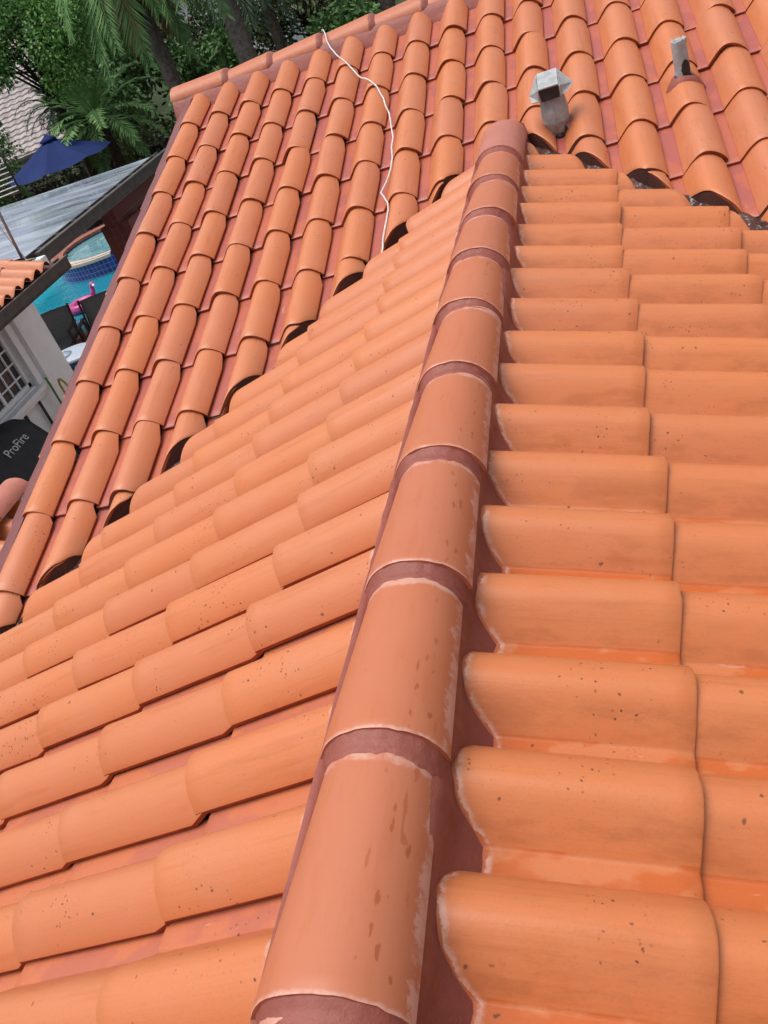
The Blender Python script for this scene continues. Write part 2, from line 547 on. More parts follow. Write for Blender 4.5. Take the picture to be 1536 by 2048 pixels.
def add_tile(mb, fr, u0, v0, vtop, cut=None, top=None, tmf=None, plug=None, rough_edge=0.0, lift=0.07, wid=1.0, clip=0.90):
    """one S tile; u0 = left end of its unit, v0 = its lower end; cut(x_u)->lowest v allowed; top(u)->highest v"""
    rnd = random.random()
    du, dv = random.gauss(0, 0.013), random.gauss(0, 0.024)
    rot = random.gauss(0, 0.0075)
    hc = HC + random.gauss(0, 0.008)
    dz = abs(random.gauss(0, 0.008))
    seed = random.uniform(0, 100)
    cols = []
    for u in US:
        uu = u0 + du + u * wid
        lo = v0 + dv + rough_edge * nz(u * 5, seed) + (0.035 * max(0.0, nz(u * 7, seed, 3.0) - 0.28) if rough_edge else 0.0)
        cutflag = False
        if cut is not None:
            c = cut(uu)
            if c > lo:
                lo, cutflag = c, True
        hi = vtop + dv
        if top is not None:
            hi = min(hi, top(uu))
        cols.append((u, uu, lo, hi, cutflag))
    if all(c[3] - c[2] < 0.05 for c in cols):
        return
    fr_s = (0.0, 0.016, 0.10, 0.3, 0.5, 0.7, 0.86, 0.93, 1.0)
    if tmf is not None:
        fr_s = tuple(i / 24 for i in range(25))
    rows = []
    low, lowb = [], []
    for j, s in enumerate(fr_s):
        row = []
        for (u, uu, lo, hi, cf) in cols:
            hi2 = max(hi, lo + 0.02)
            ln = hi2 - lo
            vv = lo + (0.02 * j if (j < 2) else s * ln) if ln > 0.2 else lo + s * ln
            un = u
            rel = (vv - v0) / LT
            if rel > clip and u > 0.75 and top is None:           # clipped shoulder at the head
                k = clamp((rel - clip) / 0.08)
                un = u - (u - 0.75) * 0.30 * k
            h = prof(un, hc) + lift * (1 - rel) + dz + 0.004 * nz(un * 3, vv * 1.5, seed)
            if j == 0:
                h -= 0.014                                        # rolled lower edge
            up = u0 + du + un * wid + rot * (vv - v0)
            q = fr.p(up, vv, h)
            t = tmf(up, vv, h) if tmf else None
            row.append(mb.vert(q, (u, clamp((vv - v0) / LT), rnd), t))
            if j == 0:
                low.append(mb.vert(q, (u, 0, rnd)))
                # drop the lip along the profile normal
                e = 0.01
                sl = (prof(min(un + e, 1.0), hc) - prof(max(un - e, -0.07), hc)) / (2 * e)
                nl = sqrt(1 + sl * sl)
                lowb.append(mb.vert(fr.p(up + 0.055 * sl / nl, vv + 0.015, h - 0.058 / nl), (u, 0, rnd)))
        rows.append(row)
    mb.grid(rows, 0, True)
    mb.grid([lowb, low], 1, True)
    # right-hand lip
    r1, r2 = [], []
    for j, row in enumerate(rows):
        p = Vector(mb.v[row[-1]])
        r1.append(mb.vert(p, (1, 0, rnd)))
        r2.append(mb.vert(p - fr.en * (0.052 * U) - fr.eu * (0.020 * U), (1, 0, rnd)))
    mb.grid([r1, r2], 1, True)
    if plug is not None and any(c[4] for c in cols):
        # mortar packed in the mouth of a tile cut along the valley
        pt, pb = [], []
        for (u, uu, lo, hi, cf) in cols:
            inset = 0.0 + 0.03 * nz(uu * 4, 3.3)
            rel = (lo - v0) / LT
            h = prof(u, hc) + lift * (1 - rel) - 0.035
            pt.append(plug.vert(fr.p(uu, lo + inset, h)))
            pb.append(plug.vert(fr.p(uu, lo + inset - 0.10 - 0.05 * nz(uu * 6, 8.0), min(-0.06, h - 0.05))))
        plug.grid([pb, pt], 0, True)


house = empty("tiled_house", (0, 0, -3.1), "house roofed in orange barrel tiles with a ridge running into a higher slope", "house")

mbA, mbV = MB(), MB()
XA, VA = -8.961, 4.966
for c in range(0, 20):
    for r in range(1, 13):
        u0 = XA + c - 1.0
        v0 = VA - (r - 1) * LT
        cutA = lambda uu: valley_y(uu) / cos(PA) + (0.34 if uu < 0 else 0.24) + 0.05 * nz(uu * 2.3, 1.7) + 0.03 * nz(uu * 9, 4.2)
        if v0 + LT * 1.1 < cutA(u0 + 0.5) - 0.5:
            continue
        add_tile(mbA, FA, u0, v0, v0 + LT * 1.09, cut=cutA, plug=mbV, rough_edge=0.006)
main_slope = mbA.build("main_slope", [M_TILE_A, M_EDGE], house)
main_slope["label"] = "upper slope of orange barrel tiles with pinkish pans"
mbV.build("valley_mortar", M_DARKMORTAR, house)

# wing slopes
YR, SR, WR = -4.899, 2.094, 0.9714
YL, SL, WL = -15.292, 2.039, 0.9555


def cs_r(h, y):
    return (0.405 + 1.9 * (0.38 - h) ** 2 if h < 0.38 else 0.405 - (h - 0.38) * 0.5) + 0.05 * nz(y * 1.9, 0.3) + 0.025 * nz(y * 7.0, 2.0)


def cs_l(h, y):
    return (0.385 + (0.40 - h) * 0.32 if h < 0.40 else 0.385 - (h - 0.40) * 2.2) + 0.012 * nz(y * 2.1, 5.3) + 0.016 * nz(y * 6.0, 7.0)


mbR = MB()
for k in range(-5, 19):
    jog = random.gauss(0, 0.03)
    for r in range(0, 4):
        u0 = YR - k * WR - 0.60 * WR
        v0 = -(SR + r * LT) + jog
        cutR = lambda uu: -(valley_x(uu) / cos(PB) - 0.46 + 0.09 * nz(uu * 2.0, 9.0))
        if v0 + LT * 1.05 < cutR(u0 + 0.4) or valley_x(u0) < 0.2:
            continue
        tmf = (lambda y, v, h: -v - cs_r(h, y)) if r == 0 else None
        add_tile(mbR, FR, u0, v0, v0 + LT * 1.09 if r else -0.05, cut=cutR, top=(lambda uu: -0.05) if r == 0 else None, tmf=tmf, wid=WR, rough_edge=0.006)
s1 = mbR.build("wing_slope", [M_TILE_R, M_EDGE2], house)
s1["label"] = "speckled orange wing slope falling away right of the ridge"

mbL = MB()
for k in range(-16, 7):
    jog = random.gauss(0, 0.03)
    for r in range(0, 6):
        u0 = -(YL - k * WL) - 1.0 * WL
        v0 = -(SL + r * LT) + jog
        cutL = lambda uu: -(valley_x(-uu) / cos(PB) - 0.34 + 0.06 * nz(uu * 2.0, 19.0))
        if v0 + LT * 1.05 < cutL(u0 + 0.4) or valley_x(-u0) < 0.2:
            continue
        tmf = (lambda y, v, h: -v - cs_l(h, -y)) if r == 0 else None
        add_tile(mbL, FL, u0, v0, v0 + LT * 1.09 if r else -0.05, cut=cutL, top=(lambda uu: -0.05) if r == 0 else None, tmf=tmf, wid=WL, clip=0.985, rough_edge=0.006)
s2 = mbL.build("wing_slope", [M_TILE_L, M_EDGE], house)
s2["label"] = "peach orange wing slope between the ridge and the valley"

# roof decks: the underlayment glimpsed along the valley
md = MB()
def deck(fr, u0, u1, v0, v1, h, t=0.35):
    P = [fr.p(u0, v0, h), fr.p(u1, v0, h), fr.p(u1, v1, h), fr.p(u0, v1, h)]
    md.plate([P[3], P[2], P[1], P[0]], t * U)
deck(FA, XA - 0.9, 11.2, -14.4, 7.2, -0.05)
deck(FR, -23, 1.5, -7.2, 0.0, -0.05)
deck(FL, -1.5, 23, -10.8, 0.0, -0.05)
FAb = Frame((0, 7.2 * cos(PA) * 2, 0), (-1, 0, 0), (0, -cos(PA), sin(PA)))
deck(FAb, -11.2, -XA + 1.0, -2.0, 7.2, -0.05)
md.build("roof_deck", M_FLASH, house)


vb = MB()
for sg in (1, -1):
    rows = []
    for i in range(330):
        x = sg * lerp(0.35, 10.2, i / 329)
        yv = valley_y(x)
        row = []
        for j in range(9):
            t = j / 8
            off = lerp(0.42, -0.50, t)
            h = 0.17 * sin(pi * min(1, t * 1.4)) * (1 - .6 * t) + 0.09 * nz(x * 3.1, j * 1.3, 2.0) + 0.05 * nz(x * 9.0, j * 2.7, 5.0)
            y = yv + off + 0.10 * nz(x * 2.2, t * 2, 9.0)
            z = max(TA * y, ZB - TB * abs(x))
            row.append(vb.vert(Vector((x, y, z - 0.03 + max(0.0, h))) * U))
        rows.append(row)
    vb.grid(rows, 0, True, flip=(sg > 0))


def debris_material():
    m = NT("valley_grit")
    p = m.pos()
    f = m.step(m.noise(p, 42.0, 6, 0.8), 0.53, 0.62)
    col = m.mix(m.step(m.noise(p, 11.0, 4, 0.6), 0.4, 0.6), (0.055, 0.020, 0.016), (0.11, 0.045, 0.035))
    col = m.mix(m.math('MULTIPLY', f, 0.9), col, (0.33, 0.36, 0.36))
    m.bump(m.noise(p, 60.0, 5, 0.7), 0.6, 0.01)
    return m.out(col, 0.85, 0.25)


vb.build("valley_debris", debris_material(), house)


# ---- ridge caps
LEFT_DROP = 0.14                             # the caps are bedded lower on their left side


def cap_sec(x, r, hgt):
    t = clamp(abs(x))
    return hgt * max(0.0, 1 - t ** 2.25) ** 0.56


XS = [-1 + 0.0] + [sin(pi / 2 * (-1 + 2 * i / 26)) for i in range(1, 26)] + [1.0]


def add_cap(name, org, ax, side, length, r0, r1, hgt0, hgt1, z0, z1, lime, mats, dome=False, jit=True):
    """org: centre of the raised end (tile units); ax: direction to the other end; side: +x of section"""
    mb = MB()
    org, ax, side = Vector(org), Vector(ax), Vector(side)
    up = Vector((0, 0, 1))
    rnd = random.random()
    yaw = random.gauss(0, 0.008) if jit else 0.0
    seed = random.uniform(0, 90)
    ss = [0, 0.012, 0.05, 0.15, 0.3, 0.45, 0.6, 0.7, 0.8, 0.88, 0.94, 1.0]
    if dome:
        ss += [1.04, 1.08, 1.12, 1.155, 1.18, 1.195, 1.2]
    rows, inner = [], []
    for j, s in enumerate(ss):
        k = 1.0
        if s > 1.0:
            k = sqrt(max(0.0, 1 - ((s - 1.0) / 0.2) ** 2))
        sc = min(s, 1.0)
        r, hg, z = lerp(r0, r1, sc) * (0.55 + 0.45 * k if s > 1 else 1), lerp(hgt0, hgt1, sc) * k, lerp(z0, z1, sc) - (0.25 * (1 - k))
        row, inn = [], []
        for x in XS:
            wob = 0.006 * nz(x * 2, s * 3, seed)
            chip = 0.012 * nz(x * 9, seed) if j == 0 else 0.0
            hh = cap_sec(x, r, hg) + wob - (0.012 if j == 0 else 0)
            d = s * length + chip
            drop = LEFT_DROP * x * x * x if x < 0 else 0.0
            q = org + ax * d + side * (x * r + yaw * d) + up * (z + hh + drop)
            row.append(mb.vert(q * U, (x, s * length, rnd), lime))
            inn.append(mb.vert((org + ax * (d + 0.0) + side * (x * (r - 0.055) + yaw * d) + up * (z + drop + max(hh - 0.06, -0.02))) * U, (x, s * length, rnd), lime))
        rows.append(row)
        inner.append(inn)
    mb.grid(rows, 0, True)
    dup = lambda idx: [mb.vert(mb.v[i], (0.5, 0.5, rnd), 0.0) for i in idx]
    mb.grid([dup(inner[0]), dup(rows[0])], 1, True)
    for e in (0, -1):
        a, b = dup([r[e] for r in rows]), dup([r[e] for r in inner])
        mb.grid([a, b], 1, True)
    return mb.build(name, mats, house)


YC, LC = -3.796, 1.7219
R0, R1, H0, H1, Z0, Z1 = 0.495, 0.42, 0.40, 0.345, 0.134, 0.085
CX = 0.05                                    # the caps sit a little off the line
for k in range(0, 13):
    y = YC - k * LC
    if k == 0:
        o = add_cap("ridge_tile", (CX, y, 0), (0, 1, 0), (1, 0, 0), 1.95, R0, 0.50, H0, 0.40, Z0, 0.10, 0.0, [M_MORTARCAP, M_MORTARCAP], dome=True)
        o["label"] = "topmost ridge tile painted over in dusty pink"
    else:
        add_cap("ridge_tile", (CX + random.gauss(0, 0.012), y, 0), (0, 1, 0), (1, 0, 0), LC + 0.30, R0, R1, H0, H1, Z0, Z1, 1.0, [M_CAP, M_EDGE2])

mm = MB()
for k in range(0, 13):                       # ring of mortar under each raised end
    y = YC - k * LC
    rows = []
    for j, (dy, g) in enumerate(((0.035, -0.02), (0.0, -0.026), (-0.045, -0.034), (-0.09, -0.028), (-0.135, 0.004), (-0.17, -0.04))):
        row = []
        t = clamp((-dy) / 0.15)
        sfar = (LC + dy) / (LC + 0.30)
        rl, hl, zl = lerp(R0, R1, sfar), lerp(H0, H1, sfar), lerp(Z0, Z1, sfar)
        r, h, z = lerp(R0 - 0.01, rl + 0.012, t), lerp(H0, hl, t), lerp(Z0, zl, t)
        for i in range(41):
            x = sin(pi / 2 * (-1 + 2 * i / 40))
            wob = 0.040 * nz(x * 2.6, k * 3.7 + 1) * (1 if j > 2 else 0.2) + 0.02 * nz(x * 11, k * 2.1)
            xx = x * (r + g * 0.4)
            row.append(mm.vert((Vector((CX + xx, y + dy + wob - 0.015 * abs(x) ** 6 * (j > 2), z + cap_sec(x, r, h) + g + (LEFT_DROP * x * x * x if x < 0 else 0))) * U)))
        rows.append(row)
    mm.grid(rows, 0, True, flip=True)
for fr, csf, sgn in ((FR, cs_r, 1), (FL, cs_l, -1)):          # bed of mortar between caps and field tiles
    rows = []
    n = 520
    hs_ = (0.58, 0.54, 0.47, 0.40, 0.33, 0.26, 0.19, 0.12, 0.05, -0.06)
    for i in range(n + 1):
        y = lerp(-23.0, -1.25, i / n)
        row = []
        for j, h in enumerate(hs_):
            h2 = h + 0.012 * nz(y * 3.0, h * 6, 4.0)
            cs = csf(h, y) if h < 0.55 else 0.20
            cs += 0.02 * sin((0.58 - h) / 0.64 * pi)
            row.append(mm.vert(fr.p(y * (1 if sgn > 0 else -1), -cs, h2)))
        rows.append(row)
    mm.grid(rows, 0, True, flip=(sgn > 0))
mm.build("ridge_mortar", M_MORTAR, house)

# main ridge, along X
VR = 7.20
YRG, ZRG = VR * cos(PA), VR * sin(PA)
joints = [-8.42, -6.93, -5.33, -3.72, -2.15, -0.6, 0.95, 2.5, 4.05, 5.6, 7.15, 8.7, 10.25, 11.3]
prev = -10.22
for i, xj in enumerate(joints):
    first = i == 0
    o = add_cap("ridge_tile", (xj, YRG, ZRG), (-1, 0, 0), (0, -1, 0), (xj - prev) + (0.0 if first else 0.25), 0.53, 0.50 if first else 0.46, 0.34, 0.34 if first else 0.29, 0.21, 0.21 if first else 0.15, 0.25, [M_CAP, M_EDGE2])
    prev = xj
mr = MB()
prev = -10.22
for i, xj in enumerate(joints[:-1]):
    rows = []
    for j, (dx, g) in enumerate(((-0.03, -0.02), (0.0, -0.01), (0.07, -0.012), (0.14, 0.0), (0.18, -0.03))):
        t = clamp(dx / 0.16)
        r, h, z = lerp(0.53, 0.475, t), lerp(0.34, 0.30, t), lerp(0.21, 0.16, t)
        row = []
        for q in range(31):
            x = sin(pi / 2 * (-1 + 2 * q / 30))
            row.append(mr.vert(Vector((xj + dx + 0.02 * nz(x * 3, i * 2.7), YRG - x * (r + 0.004), ZRG + z + cap_sec(x, r, h) + g + 0.008)) * U))
        rows.append(row)
    mr.grid(rows, 0, True, flip=True)
rows = []
for i in range(300):
    x = lerp(-10.18, 11.2, i / 299)
    row = []
    for (v, h) in ((7.2, 0.46), (6.84, 0.38), (6.75, 0.33), (6.67, 0.27), (6.60, 0.20), (6.52, 0.12), (6.44, 0.04), (6.38, -0.06)):
        row.append(mr.vert(FA.p(x, v + 0.03 * nz(x * 2.5, h * 2, 2.2) * (h < 0.4), h)))
    rows.append(row)
mr.grid(rows, 0, True)
# end wall of the ridge on the gable side
e = [mr.vert(Vector((-10.16, YRG - x * 0.50, ZRG + 0.18 + cap_sec(x, 0.5, 0.33))) * U) for x in XS]
e += [mr.vert(FA.p(-10.16, 6.40, -0.1)), mr.vert(Vector((-10.16, YRG + 0.9, ZRG - 0.2)) * U)][::1]
mr.face(e[:-2] + [mr.vert(FA.p(-10.16, 6.45, -0.2)), mr.vert(Vector((-10.16, YRG + 0.75, ZRG - 0.4)) * U)], 0)
mr.build("ridge_mortar", M_MORTAR, house)

# rake: painted mortar slope along the gable edge, with the ends of rake tiles showing
rk = MB()
rows = []
N = 420
for i in range(N + 1):
    v = lerp(-14.2, 6.75, i / N)
    st = ((v - VA) / LT) % 1.0
    row = []
    for (x, h) in ((-9.50, 0.30), (-9.68, 0.27), (-9.76, 0.23), (-9.85, 0.19), (-9.95, 0.12), (-10.01, 0.0), (-10.02, -0.75)):
        bulge = 0.035 * (1 - st) if x < -9.9 else 0.0
        row.append(rk.vert(FA.p(x - bulge + 0.02 * nz(v * 1.3, x * 4), v, h + 0.012 * nz(v * 2.0, x * 3, 1.0))))
    rows.append(row)
rk.grid(rows, 0, True, flip=True)
rk.build("rake_trim", M_RAKE, house)
rt = MB()
for r in range(0, 12):
    v0 = VA - (r - 1) * LT - 0.85
    rw = []
    for j, (dv, out) in enumerate(((0, 0.10), (0.02, 0.115), (0.5, 0.07), (1.4, 0.0))):
        row = []
        for a in range(9):
            an = pi * 0.5 + a / 8 * pi * 0.55
            row.append(rt.vert(FA.p(-9.89 + cos(an) * (0.20 + out), v0 + dv, -0.20 + sin(an) * 0.24)))
        row.append(rt.vert(FA.p(-9.91 - 0.16 - out, v0 + dv, -0.80)))
        rw.append(row)
    rt.grid(rw, 0, True)
    lo = [rt.vert(Vector(rt.v[i])) for i in rw[0]]
    li = [rt.vert(Vector(rt.v[i]) + FA.eu * 0.06 * U - FA.en * 0.03 * U) for i in rw[0]]
    rt.grid([li, lo], 0, True)
rt.build("rake_tiles", M_EDGE2, house)

# walls under the roof
wl_ = MB()
x0, x1 = -9.6 * U, 10.6 * U
y0, y1 = -13.2 * U, 20.0 * U
zt = lambda y: (TA * y / U if y < YRG * U else TA * (2 * YRG - y / U)) * U - 0.10
ys = [y0, YRG * U, y1]
for x, fl in ((x0, 0), (x1, 1)):
    q = [(x, y0, -3.1), (x, y1, -3.1), (x, y1, zt(y1)), (x, YRG * U, zt(YRG * U)), (x, y0, zt(y0))]
    ids = [wl_.vert(p) for p in q]
    wl_.face(ids if fl else ids[::-1])
wl_.quad((x1, y1, -3.1), (x0, y1, -3.1), (x0, y1, zt(y1)), (x1, y1, zt(y1)))
wl_.quad((x0, y0, -3.1), (x1, y0, -3.1), (x1, y0, zt(y0)), (x0, y0, zt(y0)))
bx0, bx1, by = -9.4 * U, 6.2 * U, -22.6 * U
zl, zr = (ZB - TB * 9.4) * U - 0.1, (ZB - TB * 6.2) * U - 0.1
wl_.quad((bx0, y0, -3.1), (bx0, by, -3.1), (bx0, by, zl), (bx0, y0, zl))
wl_.quad((bx1, by, -3.1), (bx1, y0, -3.1), (bx1, y0, zr), (bx1, by, zr))
ids = [wl_.vert(p) for p in ((bx0, by, -3.1), (bx1, by, -3.1), (bx1, by, zr), (0, by, ZB * U - 0.1), (bx0, by, zl))]
wl_.face(ids)
wl_.build("wall", M_STUCCO, house)

# ---- vents
def hood_vent():
    base = FA.p(1.13, -1.20, 0.0) / U
    b = MB()
    n = 10
    prof_ = ((0.05, -0.10), (0.13, 0.02), (0.21, 0.20), (0.285, 0.42), (0.295, 0.66), (0.265, 0.90), (0.25, 1.05), (0.245, 1.28))
    rings = []
    for r, z in prof_:
        ring = []
        for k in range(n):
            a = -pi / 2 + 2 * pi * k / n                              # a folded edge runs down the front
            rr = r * (1 + 0.05 * nz(cos(a) * 2, sin(a) * 2, z * 3)) * (1.10 if k == 0 else 1.0)
            back = 0.35 * max(0.0, 0.6 - z) if sin(a) > 0 else 0.0
            ring.append(b.vert((base + Vector((rr * cos(a) + (0.02 * nz(z * 4) if k == 0 else 0), rr * sin(a) * 0.95 + back * max(0, sin(a)), z * 0.80))) * U))
        rings.append(ring)
    for a, c in zip(rings[:-1], rings[1:]):
        for k in range(n):
            b.face((a[k], a[(k + 1) % n], c[(k + 1) % n], c[k]), 0, False)
    b.face(rings[-1])
    # standing seam and a lifted flake of old paint on the front
    b.tube([(base + Vector((0.0, -0.30 * rr_ / 0.29 - 0.012, zz_ * 0.80))) * U for rr_, zz_ in ((0.215, 0.22), (0.29, 0.42), (0.30, 0.66), (0.27, 0.90), (0.255, 1.05))], 0.010 * U, 5)
    vent = b.build("vent_pipe", M_LEAD, house)
    vent["label"] = "grey sheet metal roof vent under a folded hood"
    h = MB()
    P = lambda x, y, z: (base + Vector((x * 1.06, y, z * 0.80 - 0.02))) * U
    t = 0.028 * U
    h.plate([P(-0.19, 0.16, 1.60), P(-0.19, -0.42, 1.36), P(0.19, -0.42, 1.36), P(0.19, 0.16, 1.60)], t)
    h.plate([P(-0.195, 0.17, 1.59), P(-0.40, 0.10, 1.17), P(-0.34, -0.30, 1.08), P(-0.195, -0.42, 1.10), P(-0.195, -0.43, 1.35)], t)
    h.plate([P(0.195, -0.43, 1.35), P(0.195, -0.42, 1.12), P(0.30, -0.32, 1.14), P(0.44, 0.08, 1.20), P(0.195, 0.17, 1.59)], t)
    h.plate([P(-0.34, 0.16, 1.18), P(-0.19, 0.18, 1.585), P(0.19, 0.18, 1.585), P(0.36, 0.16, 1.20)], t)
    h.build("hood", M_LEAD, vent)
    d = MB()
    d.box(P(0, -0.12, 1.22), (0.37 * U, 0.52 * U, 0.24 * U))  # solid black box paints the shade in the mouth under the hood
    d.build("opening_shade", M_TAR, vent)
    c = MB()
    rows = []
    for j, (r, z) in enumerate(((0.24, 0.30), (0.34, 0.26), (0.46, 0.20), (0.56, 0.06))):
        row = []
        for k in range(19):
            a = -0.35 * pi + k / 18 * pi * 0.95
            x = r * cos(a)
            row.append(c.vert((base + Vector((x * 0.95, r * sin(a) * 0.9 + 0.12, z + 0.25 * r * sin(a) * 0.3 + 0.10 * abs(x) + 0.03 * nz(k, j)))) * U))
        rows.append(row)
    c.grid(rows, 0, True, flip=True)
    c.build("mortar_collar", M_MORTAR, vent)
    tr = MB()
    for j, (dx, dy, s) in enumerate(((-0.10, -0.08, 0.07), (0.02, -0.14, 0.09), (0.12, -0.07, 0.07), (-0.2, 0.05, 0.07), (-0.26, 0.2, 0.06))):
        tr.lathe((base + Vector((dx, dy, 0.02 + 0.3 * abs(dx) ** 1.5))) * U, [(s * U * 0.9, -0.03 * U), (s * U, 0.03 * U), (s * U * 0.6, 0.07 * U)], 10)
    tr.build("tar_seal", M_TAR, vent)
    return vent


def lead_pipe():
    base = FA.p(3.70, -0.98, 0.30) / U
    b = MB()
    n = 28
    rings = []
    zs = (-0.3, 0.0, 0.04, 0.15, 0.3, 0.45, 0.52, 0.62, 0.70, 0.73)
    for z in zs:
        ring = []
        for k in range(n):
            a = 2 * pi * k / n
            r = 0.150 + 0.010 * nz(cos(a) * 3, sin(a) * 3, z * 6) + (0.02 if z < 0.1 else 0)
            zz = z + (0.04 * nz(cos(a) * 3.2, sin(a) * 3.2, 5.0) if z > 0.6 else 0)
            ring.append(b.vert((base + Vector((r * cos(a), r * sin(a), zz))) * U))
        rings.append(ring)
    ring = [b.vert((base + Vector((0.105 * cos(2 * pi * k / n), 0.105 * sin(2 * pi * k / n), 0.70 + 0.02 * nz(k * 0.8)))) * U) for k in range(n)]
    rings.append(ring)
    rings.append([b.vert((base + Vector((0.10 * cos(2 * pi * k / n), 0.10 * sin(2 * pi * k / n), 0.45))) * U) for k in range(n)])
    for a, c in zip(rings[:-1], rings[1:]):
        for k in range(n):
            b.face((a[k], a[(k + 1) % n], c[(k + 1) % n], c[k]), 0, True)
    b.face(rings[-1], 1)
    pipe = b.build("vent_pipe", [M_LEAD, M_TAR], house)
    pipe["label"] = "short open grey pipe with a torn black patch"
    t = MB()                                                        # torn black patch
    ctr = []
    for j in range(9):
        z = 0.00 + 0.045 * j
        w = (0.48, 0.55, 0.52, 0.55, 0.60, 0.55, 0.50, 0.34, 0.12)[j]
        row = []
        for k in range(9):
            a = -pi / 2 + 0.42 + (-1 + k / 4) * w * (1 + 0.25 * nz(j * 0.9, k * 5.0))
            row.append(t.vert((base + Vector((0.171 * cos(a), 0.171 * sin(a), z + 0.015 * nz(k * 1.3, j)))) * U))
        ctr.append(row)
    t.grid(ctr, 0, True)
    t.build("torn_patch", M_TAR, pipe)
    c = MB()
    rows = []
    for j, r in enumerate((0.14, 0.20, 0.27, 0.33)):
        row = []
        for k in range(25):
            a = 2 * pi * k / 24
            ru = r * (1.15 + 0.15 * nz(cos(a), sin(a), 6.0))
            uu, vv = 3.70 + ru * cos(a) * 1.05, -0.98 + ru * sin(a) * 0.62 - 0.10
            ul = (uu - XA) % 1.0
            h = prof(clamp(ul, 0, 1)) + 0.07 * (1 - ((vv - VA) / LT) % 1.0) + (0.075, 0.07, 0.05, -0.01)[j]
            row.append(c.vert(FA.p(uu, vv, h)))
        rows.append(row)
    c.grid(rows, 0, True, flip=True)
    c.build("mortar_collar", M_MORTAR, pipe)


hood_vent()
lead_pipe()

# ---- the loose cable lying down the upper slope
wp = [(-5.33, 7.75), (-5.27, 7.5), (-5.16, 7.25), (-5.02, 6.80), (-4.82, 6.2), (-4.59, 5.69), (-4.25, 5.0), (-3.94, 4.39), (-3.66, 3.85), (-3.43, 3.43), (-3.18, 2.95), (-3.02, 2.48),
      (-2.93, 2.05), (-2.84, 1.75), (-2.76, 1.2), (-2.66, 0.55), (-2.66, 0.05), (-2.60, -0.45), (-2.63, -0.92), (-2.70, -1.35), (-2.80, -1.72), (-2.70, -1.95), (-2.59, -2.25), (-2.55, -2.6), (-2.57, -3.05), (-2.58, -3.48), (-2.56, -3.9), (-2.58, -4.30)]


def a_height(x, v):
    ul = (x - XA) % 1.0
    k = (VA - v) / LT
    rel = 1.0 - (k - math.floor(k))
    return prof(ul) + 0.07 * (1 - rel)


pts = []
for i in range(len(wp) - 1):
    for j in range(5):
        t = j / 5
        pts.append((lerp(wp[i][0], wp[i + 1][0], t) + 0.012 * nz(i + t, 3.0), lerp(wp[i][1], wp[i + 1][1], t)))
path, hts = [], []
for x, v in pts:
    hts.append(max(a_height(x, v), 0.20) if v < 5.9 else 0.40 if v < 6.35 else 0.42)
hts = [max(hts[max(0, i - 4):i + 5]) * 0.75 + 0.25 * hts[i] for i in range(len(hts))]
for _ in range(3):
    hts = [sum(hts[max(0, i - 1):i + 2]) / len(hts[max(0, i - 1):i + 2]) for i in range(len(hts))]
for (x, v), h in zip(pts, hts):
    q = FA.p(x, v, h + 0.045)
    if v > 6.70:                                       # over the cap of the main ridge
        dy = (v - VR) * cos(PA)
        q2 = Vector((x, YRG + dy, ZRG + 0.235 + cap_sec(min(1, abs(dy) / 0.53), 0.53, 0.34))) * U
        q = q.lerp(q2, clamp((v - 6.70) / 0.10))
    path.append(q)
cb = MB()
cb.tube(path, 0.0040, 8)
tag(cb.build("cable", M_CABLE), "thin white cable snaking over the ridge and down the orange tiles", "cable")
# ================================================================== the place beyond the roof
G = -3.1
M_DECK = simple("brick_deck", (0.25, 0.13, 0.095), (0.18, 0.095, 0.075), 3, 0.7, 0.4, bump=0.3)
M_LAWN = simple("dark_lawn", (0.035, 0.055, 0.018), (0.022, 0.034, 0.014), 2.5, 0.95, 0.2, bump=0.5)
M_BLACKCLOTH = simple("black_cover", (0.018, 0.019, 0.021), (0.026, 0.027, 0.03), 6, 0.65, 0.4, bump=0.3, bscale=14)
M_REDSTONE = simple("red_coping", (0.33, 0.12, 0.08), (0.25, 0.09, 0.065), 9, 0.65, 0.4, bump=0.2)
M_CREAM = simple("cream_stone", (0.55, 0.47, 0.36), (0.47, 0.40, 0.31), 9, 0.6, 0.4)
M_NAVY = simple("navy_canvas", (0.012, 0.027, 0.115), (0.010, 0.022, 0.098), 3, 0.85, 0.2)
M_SLING = simple("charcoal_sling", (0.23, 0.23, 0.22), (0.19, 0.19, 0.183), 60, 0.8, 0.3)
M_WOOD = simple("brown_wood", (0.13, 0.065, 0.04), (0.09, 0.045, 0.03), 14, 0.55, 0.4)
M_PINK = simple("pink_vinyl", (0.62, 0.08, 0.30), (0.56, 0.07, 0.27), 5, 0.3, 0.5)
M_LID = simple("pale_blue_plastic", (0.58, 0.66, 0.76), (0.53, 0.61, 0.72), 5, 0.4, 0.5)
M_TUBBLUE = simple("dark_blue_plastic", (0.03, 0.07, 0.22), (0.025, 0.055, 0.19), 5, 0.4, 0.5)
M_SKYBLUE = simple("sky_blue_plastic", (0.20, 0.38, 0.62), (0.18, 0.34, 0.58), 5, 0.4, 0.5)
M_LIME = simple("lime_plastic", (0.17, 0.36, 0.06), (0.14, 0.31, 0.05), 5, 0.45, 0.4)
M_YELLOW = simple("yellow_paint", (0.55, 0.38, 0.06), (0.50, 0.34, 0.05), 5, 0.45, 0.4)
M_HOSE = simple("green_hose", (0.08, 0.27, 0.03), (0.06, 0.22, 0.03), 20, 0.45, 0.4)
M_PALE = simple("pale_lettering", (0.55, 0.56, 0.57), (0.50, 0.51, 0.52), 20, 0.7, 0.3)
M_ALU = simple("dull_aluminium", (0.32, 0.33, 0.34), (0.24, 0.25, 0.26), 12, 0.4, 0.5, 0.5)
M_CARPAINT = simple("white_car_paint", (0.62, 0.64, 0.66), (0.58, 0.60, 0.62), 2, 0.25, 0.5)


